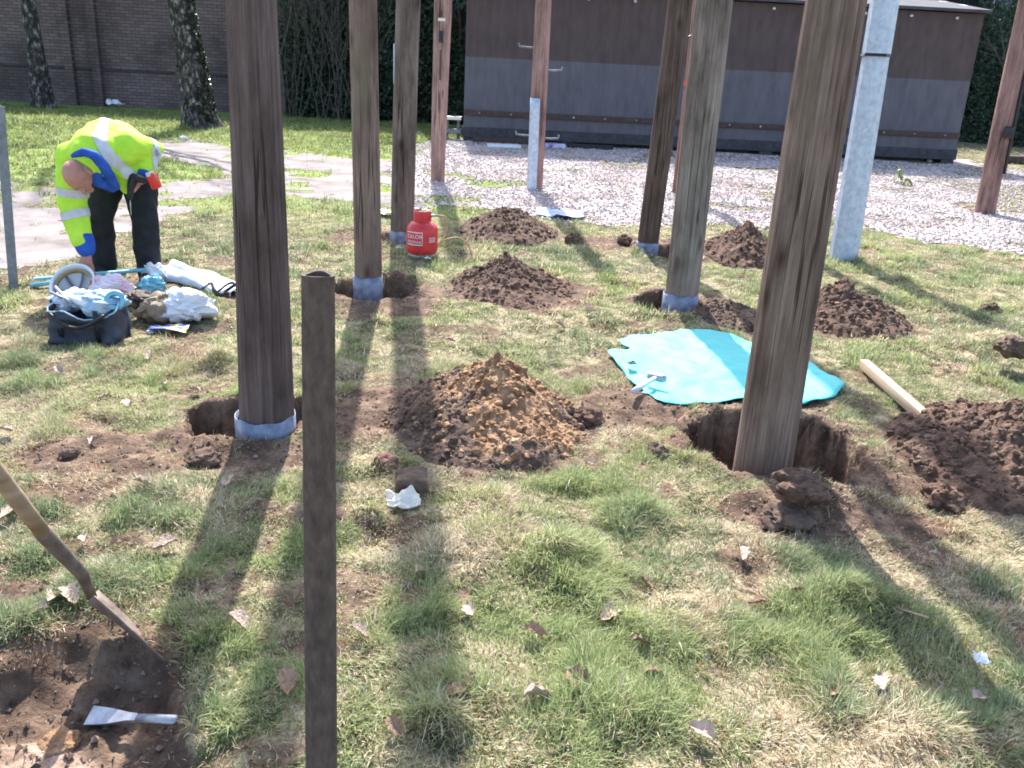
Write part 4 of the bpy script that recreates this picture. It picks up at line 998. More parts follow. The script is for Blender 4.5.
# ------------------------------------------------------------------ person
fl = on(103, 277); fr = on(148, 281); YF = (fl.y+fr.y)/2
pr = empty('person', (fl+fr)/2)
J = lambda px, py, dy: atY(px, py, YF+dy)
hipL, hipR = J(110, 166, .14), J(137, 166, .14)
knL, knR = J(99, 218, .0), J(145, 220, .03)
anL, anR = fl+Vector((0, .04, .10)), fr+Vector((0, .04, .10))
toeL, toeR = fl+Vector((-.03, -.15, .04)), fr+Vector((.04, -.15, .04))
pel, wst, chs, shc = J(124, 158, .15), J(118, 150, .0), J(104, 151, -.20), J(94, 155, -.33)
nck, hd = J(86, 163, -.42), J(78, 175, -.48)
sR, eR, wR = J(73, 158, -.34), J(72, 205, -.36), J(86, 249, -.40)
sL, eL, wL = J(128, 148, -.22), J(153, 154, -.05), J(146, 172, -.16)
hR = J(87, 262, -.42); hL = J(140, 180, -.22)
# body: one continuous surface
mb = MB()
mb.capsule([pel, wst, chs, shc], [.14, .14, .155, .13]); mb.capsule([shc, nck, hd], [.09, .06, .06])
for a in ((hipL, knL, anL, .085, .055, .04), (hipR, knR, anR, .085, .055, .04)): mb.capsule(a[:3], a[3:])
for a in ((sR, eR, wR), (sL, eL, wL)): mb.capsule([shc.lerp(a[0], .5)]+list(a), [.07, .058, .043, .03])
mb.capsule([wR, hR], [.030, .036], squash=.65, up=(0, 1, 0)); mb.capsule([wL, hL], [.030, .036], squash=.7, up=(0, 1, 0))
def fingers(mb, palm, dirf, side, curl, L0=.075):
    for i, (o_, l) in enumerate(((-1.5, .85), (-.5, 1.0), (.5, .95), (1.5, .78))):
        b = palm+side*o_*.0195+dirf*.02; d1 = (dirf*1.0+curl*.15+side*o_*.06).normalized(); d2 = (dirf*.8+curl*.6).normalized(); d3 = (dirf*.4+curl*.95).normalized()
        p1 = b+d1*L0*.5*l; p2 = p1+d2*L0*.36*l; p3 = p2+d3*L0*.26*l
        mb.capsule([b, p1, p2, p3], [.0105, .0098, .0088, .0078], 8)
    b = palm-side*.03-dirf*.02; p1 = b-side*.025+dirf*.03+curl*.01; p2 = p1-side*.004+dirf*.028+curl*.015
    mb.capsule([b, p1, p2], [.013, .0115, .009], 8)
dR = (hR-wR).normalized(); fingers(mb, hR, (dR+Vector((0, 0, -.4))).normalized(), Vector((1, .15, 0)).normalized(), Vector((.1, .55, -.6)).normalized())
dL = (hL-wL).normalized(); fingers(mb, hL, (dL+Vector((-.3, -.2, -.1))).normalized(), Vector((.35, -.5, -.7)).normalized(), Vector((-.2, .9, -.2)).normalized(), .07)
# head
crown = Vector((-.16, -.92, .34)).normalized(); face = Vector((.30, -.22, -.90)); face = (face-crown*face.dot(crown)).normalized(); side = face.cross(crown).normalized()
HR = Matrix((side, face, crown)).transposed()
def headfn(q, d):
    # skull: narrower jaw, brow, chin
    x, y, z = q
    if d.z < -.1: x *= 1+.25*(d.z+.1); y = y*(1+.10*(d.z+.1)) 
    if d.y > .5: y -= .006*math.exp(-((d.z-.05)/.12)**2)
    return Vector((x, y, z))
hc = hd
mb.ell(hc, (.077, .096, .112), HR, 28, 20, headfn)
T3 = lambda x, y, z: hc+HR @ Vector((x, y, z))
mb.capsule([T3(0, .088, .012), T3(0, .112, -.028)], [.009, .014], 8)        # nose
mb.capsule([T3(-.03, .082, .022), T3(.03, .082, .022)], [.010, .010], 8)     # brow
mb.capsule([T3(-.018, .088, -.055), T3(.018, .088, -.055)], [.0075, .0075], 8)   # lips
mb.ell(T3(0, .074, -.09), (.028, .022, .02), HR)                                     # chin
for sx in (-1, 1):
    mb.ell(T3(sx*.079, -.008, -.012), (.012, .023, .036), HR, 14, 10)
body = mb.build('body', M['skin'], pr); remesh(body, .0055, 3)
# eyes, mouth
for sx in (-1, 1):
    e = MB(); e.ell(T3(sx*.031, .083, .004), (.0115, .0105, .0105), HR, 14, 10); e.build('eye', M['skin'], pr)
# skull cap skin is lighter/pinker, with cropped grey hair round the sides
mb = MB(); V = []; n = 40; rows = 8
for i in range(rows):
    zc = -.07+.095*i/(rows-1)
    for k in range(n):
        a = math.pi*(1.0)*(k/(n-1))+math.pi      # round the back, ear to ear
        c_, s2 = math.cos(a), math.sin(a); f = math.sqrt(max(0, 1-(zc/.112)**2)); q = .0035*(1-(2*i/(rows-1)-1)**4)
        V.append(T3((.077*f+q)*c_, (.096*f+q)*s2, zc+.01*math.cos(a*2)))
mk('hair', V, [(i*n+k, i*n+k+1, (i+1)*n+k+1, (i+1)*n+k) for i in range(rows-1) for k in range(n-1)], M['hair'], pr)
# trousers
mb = MB(); mb.capsule([pel+Vector((0, .02, 0)), wst+Vector((0, .06, -.03))], [.165, .15])
mb.capsule([hipL, hipL.lerp(knL, .5), knL, knL.lerp(anL, .6), anL+Vector((0, 0, -.045))], [.125, .108, .090, .082, .078], squash=1.05)
mb.capsule([hipR, hipR.lerp(knR, .5), knR, knR.lerp(anR, .6), anR+Vector((0, 0, -.045))], [.125, .108, .090, .082, .080], squash=1.05)
o = mb.build('trousers', M['black'], pr); remesh(o, .012, 3, .03, 9, 3)
for a, t_ in ((anL, toeL), (anR, toeR)):
    mb = MB(); mb.capsule([a+Vector((0, .05, -.06)), a+Vector((0, -.03, -.055)), t_], [.045, .046, .038]); mb.capsule([a, a+Vector((0, .02, -.05))], [.05, .048])
    o = mb.build('boot', M['shoe'], pr); remesh(o, .01, 2)
# jacket
mb = MB(); mb.capsule([pel+Vector((0.01, .0, .03)), wst+Vector((0, 0, .0)), chs, shc], [.165, .185, .20, .165], squash=1.0)
mb.capsule([chs+Vector((.02, 0, 0)), sL, eL, wL.lerp(eL, .15)], [.15, .125, .092, .074])
mb.capsule([shc, sR, sR.lerp(eR, .5), eR, wR.lerp(eR, .22)], [.14, .112, .098, .092, .070])
mb.capsule([J(112, 158, -.22), J(124, 176, -.22), J(127, 188, -.20)], [.13, .085, .045])      # hanging open front
mb.capsule([J(132, 158, -.10), J(134, 168, -.08)], [.13, .10])
jk = mb.build('jacket', M['hivis'], pr); remesh(jk, .010, 4, .030, 7, 5)
def band(src, pt, nrm, hw, mat, name, lim=None):
    bm = bmesh.new(); bm.from_mesh(src.data); off = worldloc(src); pt = Vector(pt)-off; nrm = Vector(nrm).normalized()
    for v in bm.verts: v.co = v.co+v.normal*.0045
    if lim is not None:
        kill = [v for v in bm.verts if (v.co-pt).length > lim]; bmesh.ops.delete(bm, geom=kill, context='VERTS')
    for sg in (1, -1):
        bmesh.ops.bisect_plane(bm, geom=bm.verts[:]+bm.edges[:]+bm.faces[:], plane_co=pt+nrm*hw*sg, plane_no=nrm*sg, clear_outer=True)
    V = [v.co+off for v in bm.verts]; bm.verts.index_update(); Fc = [[v.index for v in f.verts] for f in bm.faces]; bm.free()
    return mk(name, V, Fc, mat, pr)
ua, la = sR.lerp(eR, .55), eR.lerp(wR, .18)
band(jk, sR.lerp(eR, .72), (eR-sR), .026, M['refl'], 'reflective_band', .16)
band(jk, eR.lerp(wR, .22), (wR-eR), .026, M['refl'], 'reflective_band', .16)
band(jk, sL.lerp(eL, .75), (eL-sL), .022, M['refl'], 'reflective_band', .15)
band(jk, eL.lerp(wL, .3), (wL-eL), .02, M['refl'], 'reflective_band', .13)
band(jk, J(112, 144, -.28), Vector((.90, 0.05, .42)), .026, M['refl'], 'reflective_band', .235)
# blue jumper: collar, front and cuffs
for a, b_, r in ((wR.lerp(eR, .24), wR.lerp(eR, .02), .068), (wL.lerp(eL, .3), wL.lerp(eL, -.05), .064)):
    mb = MB(); mb.capsule([a, b_], [r, r*.9]); o = mb.build('cuff', M['blue'], pr); remesh(o, .009, 2, .012, 10, 9)
mb = MB(); mb.capsule([J(74, 156, -.46), J(83, 152, -.50), J(94, 155, -.50), J(103, 165, -.46), J(110, 176, -.41), J(117, 187, -.34)], [.018, .025, .030, .034, .032, .020])
mb.capsule([J(94, 168, -.40), J(98, 180, -.38), J(112, 188, -.33)], [.06, .05, .028])
o = mb.build('jumper', M['blue'], pr); remesh(o, .009, 2, .012, 10, 9)
tag(pr, 'bald person in a yellow hi-vis jacket bending down to the tools on the grass', 'person')
# drill held against the thigh
dr = empty('cordless_drill', hL); c0 = J(133, 184, -.28)
mb = MB(); g_ = J(131, 188, -.27); mb.capsule([g_, J(133, 178, -.26)], [.026, .030], 12); mb.capsule([J(133, 178, -.26), J(144, 181, -.27)], [.020, .019], 10)
mb.build('body', M['rubber'], dr)
mb = MB(); mb.tube([g_, J(130, 195, -.27), J(130, 199, -.27)], [.024, .020, .012], 14); mb.build('chuck', M['rubber'], dr)
mb = MB(); mb.tube([J(130, 198, -.27), J(131, 215, -.27)], [.0045, .0045], 8); mb.build('drill_bit', M['metal'], dr)
mb = MB(); rr_ = Matrix.Rotation(-.35, 3, 'Y'); mb.box(J(154, 181, -.24), (.055, .07, .10), rr_, .012); mb.build('battery', M['redplastic'], dr)
mb = MB(); mb.box(J(150, 174, -.24), (.03, .075, .03), rr_, .006); mb.build('battery_clip', M['refl'], dr)
tag(dr, 'black and red cordless drill held point down against the thigh', 'drill')

# ------------------------------------------------------------------ hard hat, bags and tools
Ph = on(74, 306)+Vector((0, .02, .14)); vdir = Vector((.10, -.62, .78)).normalized()
hx = Vector((1, 0, 0)); hx = (hx-vdir*hx.dot(vdir)).normalized(); hy = vdir.cross(hx); HM = Matrix((hx, hy, vdir)).transposed()
hh = empty('hard_hat', on(74, 306))
def dome(r, hgt, th=0, n=36, rows=12):
    V = []
    for i in range(rows+1):
        t = i/rows*math.pi/2; rr = r*math.cos(t); zz = -hgt*math.sin(t)
        for k in range(n):
            a = 2*math.pi*k/n; V.append(Ph+HM @ Vector((rr*1.0*math.cos(a), rr*1.16*math.sin(a), zz)))
    return V, [(i*n+k, i*n+(k+1) % n, (i+1)*n+(k+1) % n, (i+1)*n+k) for i in range(rows) for k in range(n)]
V, Fc = dome(.115, .135); n = 36
m0 = len(V)
for q in (1.0, 1.16):
    for k in range(n):
        a = 2*math.pi*k/n; e = q if q == 1 else 1.13+.16*max(0, -math.sin(a))**2
        V.append(Ph+HM @ Vector((.115*e*math.cos(a), .115*1.16*e*math.sin(a), .002 if q == 1 else .006)))
Fc += [(m0+k, m0+(k+1) % n, m0+n+(k+1) % n, m0+n+k) for k in range(n)]
o = mk('shell', V, Fc, M['white'], hh); s_ = o.modifiers.new('t', 'SOLIDIFY'); s_.thickness = .004
V = []
for i in range(4):
    for k in range(n):
        a = 2*math.pi*k/n; V.append(Ph+HM @ Vector((.096*math.cos(a), .108*math.sin(a), .0-.035*i/3)))
o = mk('headband', V, [(i*n+k, i*n+(k+1) % n, (i+1)*n+(k+1) % n, (i+1)*n+k) for i in range(3) for k in range(n)], M['yellowpad'], hh); s_ = o.modifiers.new('t', 'SOLIDIFY'); s_.thickness = .004
for a in (.3, .3+math.pi/3, .3+2*math.pi/3):
    pts = [Ph+HM @ Vector((.1*math.cos(a)*math.cos(t), .11*math.sin(a)*math.cos(t), -.085*math.sin(t)-.012)) for t in np.linspace(0, math.pi, 14)]
    mb = MB(); mb.tube(pts, .009, 8, squash=.25, up=vdir); mb.build('cradle_strap', M['postgrey'], hh)
tag(hh, 'white hard hat lying upturned under the reaching hand', 'hard hat')
# tool bag
bp_ = on(82, 345); w = 70*mpp(bp_); dpt = .24; hh_ = .20
tb = empty('tool_bag', bp_); n = 48; V = []; rows = 12
def rrect(a, hw, hd, p=8):
    c_, s2 = math.cos(a), math.sin(a); q = (abs(c_)**p+abs(s2)**p)**(-1/p); return c_*q*hw, s2*q*hd
cx, cy = bp_.x, bp_.y+dpt/2; yw = .12
for i in range(rows):
    t = i/(rows-1)
    for k in range(n):
        a = 2*math.pi*k/n; x, y = rrect(a, w/2*(1-.05*t), dpt/2*(.92-.05*math.sin(t*3.1)+.1*t))
        z = hh_*t*(1+(.16*math.cos(2*a)-.08) * t)+.01*math.sin(a*5+t*4)
        x += .035*float(fbm(a*2.5, t*3, 1, 3, 4)-.5)*2; y += .05*(float(fbm(a*2.5, t*3.5, 1, 3, 6))-.5)*2; z += t*.05*(float(fbm(a*1.6, 3, 1, 2, 8))-.5)*2
        V.append((cx+x*math.cos(yw)-y*math.sin(yw), cy+x*math.sin(yw)+y*math.cos(yw), bp_.z+z))
Fc = [(i*n+k, i*n+(k+1) % n, (i+1)*n+(k+1) % n, (i+1)*n+k) for i in range(rows-1) for k in range(n)]+[tuple(range(n))[::-1]]
o = mk('bag_body', V, Fc, M['bagfab'], tb); s_ = o.modifiers.new('t', 'SOLIDIFY'); s_.thickness = .006
rim = V[(rows-1)*n:]; mb = MB(); mb.tube([Vector(v) for v in rim]+[Vector(rim[0])], .0045, 8); mb.build('rim_binding', M['ltblue'], tb)
for sx in (-.55, .5):
    mb = MB(); b0 = Vector((cx+sx*w/2, cy-dpt/2-.012, bp_.z+.02)); mb.tube([b0+Vector((0, .01, 0)), b0+Vector((0, 0, .09)), b0+Vector((.0, .005, .18))], .014, 8, squash=.3, up=(0, 1, 0)); mb.build('strap', M['rubber'], tb)
pts = [Vector((cx-.15+.3*t, cy-dpt/2-.02-.03*math.sin(t*math.pi), bp_.z+.18-.07*math.sin(t*math.pi))) for t in np.linspace(0, 1, 14)]
mb = MB(); mb.tube(pts, .010, 8); mb.build('carry_handle', M['rubber'], tb)
tag(tb, 'dark grey open tool bag on the grass, nearest of the gear by the person', 'tool bag')
def crumple(name, c, ax, mat, label, cat, seed, amp=.35, rot=None, group=None, vox=.012):
    mb = MB()
    def fn(q, d):
        n1 = float(fbm(d.x*2.2+seed, d.y*2.2+d.z*1.7, 1, 2, seed))-.5; n2 = abs(float(fbm(d.x*4+seed*2, d.z*4+d.y*3, 1, 2, seed+4))-.5)
        return q*(1+amp*(n1*1.5-n2*1.6+.1))
    mb.ell(c, ax, rot, 44, 30, fn); o = mb.build(name, mat, None, origin=(c[0], c[1], c[2]-ax[2])); shade_auto(o, 40); tag(o, label, cat, group); return o
tz = bp_.z+hh_
crumple('cloth', Vector((cx+.07, cy+.02, tz+.0)), (.13, .11, .075), M['ltblue'], 'pale blue crumpled cloth stuffed in the top right of the tool bag', 'cloth', 3)
crumple('plastic_wrap', Vector((cx-.12, cy+.04, tz+.0)), (.10, .10, .06), M['whitecloth'], 'pale plastic wrap in the left of the tool bag', 'wrap', 6, .5)
for i, (dx, dz, a, m_, lb, nm, ct) in enumerate(((-.10, .035, .7, 'metal', 'steel pliers across the left of the tool bag', 'pliers', 'pliers'), (-.02, .02, .35, 'white', 'white tube of sealant lying across the middle of the tool bag', 'sealant_tube', 'tube'))):
    c = Vector((cx+dx, cy-.04, tz+dz)); d = Vector((math.cos(a), -.35, -math.sin(a)*.5)).normalized(); mb = MB()
    if nm == 'pliers':
        sd = Vector((0, 1, .3)).normalized(); mb.tube([c-d*.10-sd*.03, c-d*.04-sd*.014, c, c+d*.05+sd*.006], [.009, .008, .011, .004], 8); mb.tube([c-d*.10+sd*.03, c-d*.04+sd*.014, c, c+d*.05-sd*.006], [.009, .008, .011, .004], 8)
    else: mb.tube([c-d*.11, c-d*.105, c+d*.06, c+d*.065, c+d*.07, c+d*.12], [.005, .022, .022, .018, .007, .004], 14)
    o = mb.build(nm, M[m_], None, origin=c); tag(o, lb, ct)
# roll of tape standing in bag
mb = MB(); c = Vector((cx+.16, cy-.02, tz+.03)); rm = Matrix.Rotation(1.1, 3, 'X') @ Matrix.Rotation(.3, 3, 'Y')
mb.lathe([(.03, -.02), (.052, -.02), (.052, .02), (.03, .02), (.03, -.02)], c, 28, rm); o = mb.build('tape_roll', M['cyan'], None, origin=c, smooth=False); tag(o, 'light blue roll of tape at the right end of the tool bag', 'tape')
p = on(108, 305); crumple('plastic_bag', p+Vector((.0, .05, .09)), (.14, .10, .10), M['pinkwhite'], 'white carrier bag with pink print between the hard hat and the tan pouch', 'plastic bag', 8, .45)
p = on(180, 325); crumple('plastic_bag', p+Vector((.0, .10, .085)), (.185, .14, .105), M['white'], 'crumpled white carrier bag right of the tan pouch', 'plastic bag', 12, .42)
p = on(150, 297); crumple('cloth', p+Vector((.0, .05, .06)), (.09, .08, .07), M['cyan'], 'small bright blue wrapper behind the crumpled white bag', 'wrapper', 15, .5)
p = on(152, 284); crumple('cloth', p+Vector((0, .05, .06)), (.07, .06, .07), M['white'], 'small white rag by the right boot of the person', 'rag', 17, .5)
# tan canvas pouch, open cone lying down
rt = empty('tool_pouch', on(150, 325)); c0 = on(152, 326)+Vector((0, .08, .085))
def fold(c, ax, seed, amp, rot):
    mb = MB()
    def fn(q, d):
        n1 = float(fbm(d.x*1.8+seed, d.y*1.8+d.z*1.5, 1, 2, seed))-.5; n2 = abs(float(fbm(d.x*3+seed*2, d.z*3+d.y*2, 1, 2, seed+4))-.5)
        return q*(1+amp*(n1*1.4-n2*1.7+.15))
    mb.ell(c, ax, rot, 40, 28, fn); return mb
o = fold(c0, (.135, .10, .085), 5, .55, Matrix.Rotation(-.55, 3, 'Y')).build('pouch', M['canvas'], rt); shade_auto(o, 40)
o = fold(c0+Vector((-.11, .05, .035)), (.10, .10, .055), 9, .5, Matrix.Rotation(.3, 3, 'Y')).build('flap', M['leather'], rt); shade_auto(o, 40)
tag(rt, 'tan canvas tool pouch with dark leather flap lying beside the tool bag', 'pouch')
# long pale folded sheet
A0 = on(164, 279); A1 = on(238, 297); d = (A1-A0); L_ = d.length; dn = d.normalized(); sd = Vector((-dn.y, dn.x, 0)); V = []; n1, n2 = 40, 22
A0 = A0+Vector((0, .02, 0))
for i in range(n1):
    t = i/(n1-1)
    for j in range(n2):
        a = math.pi*j/(n2-1); s = -math.cos(a); wd = .115*(1-.12*t)
        z = .085*(math.sin(a)**.6)*(1-.45*t)*(1+.25*(float(fbm(t*5, s*2, 1, 2, 9))-.5)*2)+(.03*math.exp(-((s-.3)/.15)**2))
        c = A0+d*t+sd*(s*wd+.03); V.append((c.x, c.y, gz(c.x, c.y)+.012+z))
o = mk('folded_sheet', V, [(i*n2+j, (i+1)*n2+j, (i+1)*n2+j+1, i*n2+j+1) for i in range(n1-1) for j in range(n2-1)], M['whitecloth'], None, origin=A0); s_ = o.modifiers.new('t', 'SOLIDIFY'); s_.thickness = .004
tag(o, 'long pale blue-grey folded sheet on the grass right of the person', 'sheet')
p = on(216, 302)+Vector((0, 0, .07)); mb = MB()
for k in range(3):
    pts = [p+Vector((-.07+.16*t+.02*k, .02*k-.04+.05*math.sin(t*7+k), .02+.03*math.sin(t*5+k*2))) for t in np.linspace(0, 1, 16)]
    mb.tube(pts, .012, 8, squash=.35)
mb.tube([p+Vector((.06, 0, 0)), p+Vector((.13, .0, .05)), p+Vector((.17, .02, .07))], .010, 8)
o = mb.build('black_strap', M['rubber'], None, origin=p); tag(o, 'black webbing straps on the end of the folded sheet beside the thickest pole', 'strap')
p = on(170, 335); rt_ = scrap(170, 333, 40, .11, M['packet'], 'flat blue and yellow packet on the grass in front of the white carrier bag', 'packet', 'packet', .025, .02, 21, .05)
# blue long-handled tools behind the hat
A0, A1 = on(27, 290)+Vector((0, .1, .05)), on(152, 287)+Vector((0, .12, .10)); rt = empty('blue_level', A0)
dn = (A1-A0).normalized(); mb = MB(); mb.tube([A0, A0.lerp(A1, .5), A1], [.018, .022, .024], 8, squash=.6); mb.build('bar', M['cyan'], rt, smooth=False)
mb = MB(); mb.tube([A0+Vector((.0, -.06, -.03)), A1+Vector((-.2, -.05, -.03))], .014, 8); mb.build('lower_bar', M['cyan'], rt)
tag(rt, 'pale blue double-barred tool lying behind the hard hat', 'tool')
# small items
clod(150, 333, 8, .6, M['white'], 'small white pebble between the tan pouch and the blue and yellow packet', 'stone', 'stone', seed=31)

# ------------------------------------------------------------------ hut
pL, pR = flat(463, 141), flat(953, 164)
u = (pR-pL).normalized(); nv_ = Vector((-u.y, u.x, 0)); LH = (pR-pL).length
if nv_.y < 0: nv_ = -nv_
hut = empty('hut', pL)
def hb(mb, s0, s1, d0, d1, z0, z1, bev=0.0):
    c = pL+u*(s0+s1)/2+nv_*(d0+d1)/2+Vector((0, 0, (z0+z1)/2)); rot = Matrix((u, nv_, Vector((0, 0, 1)))).transposed()
    mb.box(c, (s1-s0, d1-d0, z1-z0), rot, bev)
def corr(s0, s1, d, z0, z1, pitch, amp, mb):
    n = int((s1-s0)/pitch*6); V = []
    for i in range(n+1):
        s = s0+(s1-s0)*i/n; ph = (s/pitch) % 1; dd = d-amp*(1 if ph < .35 else 0 if .5 < ph < .85 else (.5))
        for z in (z0, z1): c = pL+u*s+nv_*dd; V.append((c.x, c.y, z))
    mb.add(V, [(2*i, 2*i+2, 2*i+3, 2*i+1) for i in range(n)])
HT = 2.80
mb = MB(); hb(mb, .02, LH-.02, .03, 4.0, .26, HT-.02); mb.build('wall_core', M['brown_wall'], hut, smooth=False)
mb = MB(); corr(0, LH, .0, 1.58, HT, .16, .005, mb); mb.build('upper_cladding', M['brown_wall'], hut, smooth=False)
mb = MB(); corr(0, LH, .0, .60, 1.58, .16, .005, mb); mb.build('middle_cladding', M['grey_wall'], hut, smooth=False)
mb = MB(); corr(0, LH, .0, .28, .50, .16, .005, mb); mb.build('lower_cladding', M['grey_wall'], hut, smooth=False)
mb = MB(); hb(mb, 0, LH, -.05, .03, .50, .60, .006); mb.build('rail', M['rust'], hut, smooth=False)
for i in range(16):
    s = LH*(i+.5)/16; c = pL+u*s-nv_*.055+Vector((0, 0, .55)); mb = MB(); mb.lathe([(0, .02), (.014, .018), (.02, 0)], c, 8, Matrix.Rotation(R(90), 3, 'X')); mb.build('bolt', M['refl'] if i in (3, 6, 9, 12) else M['metal'], hut)
mb = MB(); hb(mb, -.03, LH+.03, -.02, .08, .08, .28, .005); mb.build('base_beam', M['darkbase'], hut, smooth=False)
mb = MB(); hb(mb, .1, LH-.1, .3, 3.9, -.1, .26); mb.build('underside', M['darkbase'], hut, smooth=False)
for s in (0, LH*.2, LH*.4, LH*.6, LH*.8, LH-.25):
    mb = MB(); hb(mb, s, s+.25, .0, .25, -.12, .08); mb.build('foundation_block', M['darkbase'], hut, smooth=False)
mb = MB(); V = []
sl = [( -.16, HT+.02), (-.16, HT+.07), (2.0, HT+.36), (4.2, HT+.05), (4.2, HT-.0)]
for s in (-.05, LH+.06):
    for d_, z in sl: c = pL+u*s+nv_*d_; V.append((c.x, c.y, z))
mb.add(V, [(k, (k+1) % 5, 5+(k+1) % 5, 5+k) for k in range(5)]+[(4, 3, 2, 1, 0), (5, 6, 7, 8, 9)]); mb.build('roof', M['roof'], hut, smooth=False)
for i in range(11):
    s = LH*(i+.6)/11.2; c = pL+u*s-nv_*.03+Vector((0, 0, HT-.09)); mb = MB(); mb.ell(c, (.035, .03, .028), None, 12, 8); mb.build('eave_cleat', M['refl'], hut)
tag(hut, 'long low hut with brown upper and grey lower metal cladding', 'hut')
# things at the foot of the hut
def slab(name, px, py, w, hpx, mat, label, cat, dd=.3, back=0.0):
    p = flat(px, py); p.z = gz(p.x, p.y); W = w*mpp(p); Hh = hpx*mpp(p); mb = MB(); mb.box(p+Vector((0, back, Hh/2+.01)), (W, dd, Hh), Matrix.Rotation(math.atan2(u.y, u.x), 3, 'Z'), min(.012, Hh*.2)); o = mb.build(name, mat, None, origin=p, smooth=False); tag(o, label, cat); return o
slab('white_board', 504, 148, 34, 3, M['white'], 'white board lying at the hut foot left of the pole with the white strip', 'board')
slab('red_brown_board', 503, 145, 60, 5, M['rust'], 'dark reddish beam on the ground against the hut behind the white board', 'beam', .12, .25)
slab('wrapped_roll', 553, 148, 24, 4, M['purple'], 'purple and white wrapped roll at the hut foot right of the same pole', 'roll')
slab('dark_pipe', 590, 149, 46, 4, M['rubber'], 'black pipe lying along the hut foot', 'pipe', .12)
for i, (a, b_, w) in enumerate(((923, 158, 9), (933, 160, 8), (941, 158, 10), (947, 162, 7), (929, 162, 6))):
    clod(a, b_, w, .7, M['rubblewhite'], 'small whitish lump of rubble at the right foot of the hut', 'rubble', 'rubble_lump', seed=40+i, group='rubble at the right foot of the hut')
# low bench of two boards between pole and hut
pb = flat(455, 140); rt = empty('low_bench', pb); ym = pb.y
za, zb_ = atY(455, 118, ym).z, atY(455, 131, ym).z
for z, m_, th in ((za, 'paper', .06), (zb_, 'postgrey', .07)):
    mb = MB(); x0, x1 = atY(444, 118, ym).x, atY(463, 118, ym).x-.03; mb.box(((x0+x1)/2, ym, z), (x1-x0, .28, th), None, .008); mb.build('seat_board' if m_ == 'paper' else 'lower_board', M[m_], rt, smooth=False)
for x in (x0+.06, x1-.06):
    mb = MB(); mb.box((x, ym+.05, (za)/2-.03), (.06, .06, za), None, .004); mb.build('leg', M['postgrey'], rt, smooth=False)
tag(rt, 'low bench with a pale top board between the pinkish pole and the hut', 'bench')

# ------------------------------------------------------------------ brick wall
def brickmat():
    m, nt, b = newmat('old_brick'); L = nt.links
    geo = N(nt, 'ShaderNodeNewGeometry'); mp = N(nt, 'ShaderNodeMapping'); mp.inputs['Rotation'].default_value = (R(90), 0, 0)
    L.new(geo.outputs['Position'], mp.inputs[0])
    br = N(nt, 'ShaderNodeTexBrick'); br.inputs['Scale'].default_value = 1.0; br.inputs['Brick Width'].default_value = .225; br.inputs['Row Height'].default_value = .075; br.inputs['Mortar Size'].default_value = .008
    br.inputs['Color1'].default_value = c4((.12, .085, .082)); br.inputs['Color2'].default_value = c4((.175, .13, .125)); br.inputs['Mortar'].default_value = c4((.065, .06, .062)); br.inputs['Mortar Smooth'].default_value = .3
    sp = N(nt, 'ShaderNodeSeparateXYZ'); cb = N(nt, 'ShaderNodeCombineXYZ'); L.new(geo.outputs['Position'], sp.inputs[0]); L.new(sp.outputs[0], cb.inputs[0]); L.new(sp.outputs[2], cb.inputs[1])
    L.new(cb.outputs[0], br.inputs['Vector'])
    no = N(nt, 'ShaderNodeTexNoise', i_Scale=.9, i_Detail=6.0); L.new(geo.outputs['Position'], no.inputs['Vector'])
    r = ramp(nt, no.outputs['Fac'], [(.35, (.6, .6, .62)), (.6, (1.1, 1.08, 1.1))]); mx = N(nt, 'ShaderNodeMix', data_type='RGBA', blend_type='MULTIPLY'); mx.inputs[0].default_value = 1
    L.new(br.outputs['Color'], mx.inputs[6]); L.new(r.outputs[0], mx.inputs[7]); L.new(mx.outputs[2], b.inputs['Base Color']); b.inputs['Roughness'].default_value = .95
    bp = N(nt, 'ShaderNodeBump', i_Strength=.8, i_Distance=.012); L.new(br.outputs['Fac'], bp.inputs['Height']); bp.invert = True; L.new(bp.outputs[0], b.inputs['Normal'])
    return m
M['brick'] = brickmat()
WY = flat(120, 107).y; WX0, WX1 = -26.0, atY(300, 60, WY).x
wl = empty('brick_wall', (WX0, WY, 0))
mb = MB(); mb.box(((WX0+WX1)/2, WY+.17, 1.95), (WX1-WX0, .33, 4.1), None, 0); mb.build('wall', M['brick'], wl, smooth=False)
mb = MB(); mb.box(((WX0+WX1)/2, WY+.17, 4.04), (WX1-WX0+.1, .42, .08), None, .01); mb.build('coping', M['darkbase'], wl, smooth=False)
mb = MB(); zc = atY(120, 70, WY).z; mb.box(((WX0+WX1)/2, WY-.02, zc), (WX1-WX0, .05, .05), None, .01); mb.build('ledge', M['darkbase'], wl, smooth=False)
for a in (70, 97, 180):
    x = atY(a, 60, WY).x; mb = MB(); mb.box((x, WY-.05, 1.7), (.2, .12, 3.4), None, .01); mb.build('pier', M['brick'], wl, smooth=False)
tag(wl, 'tall old brick wall in shade at the back left', 'wall')

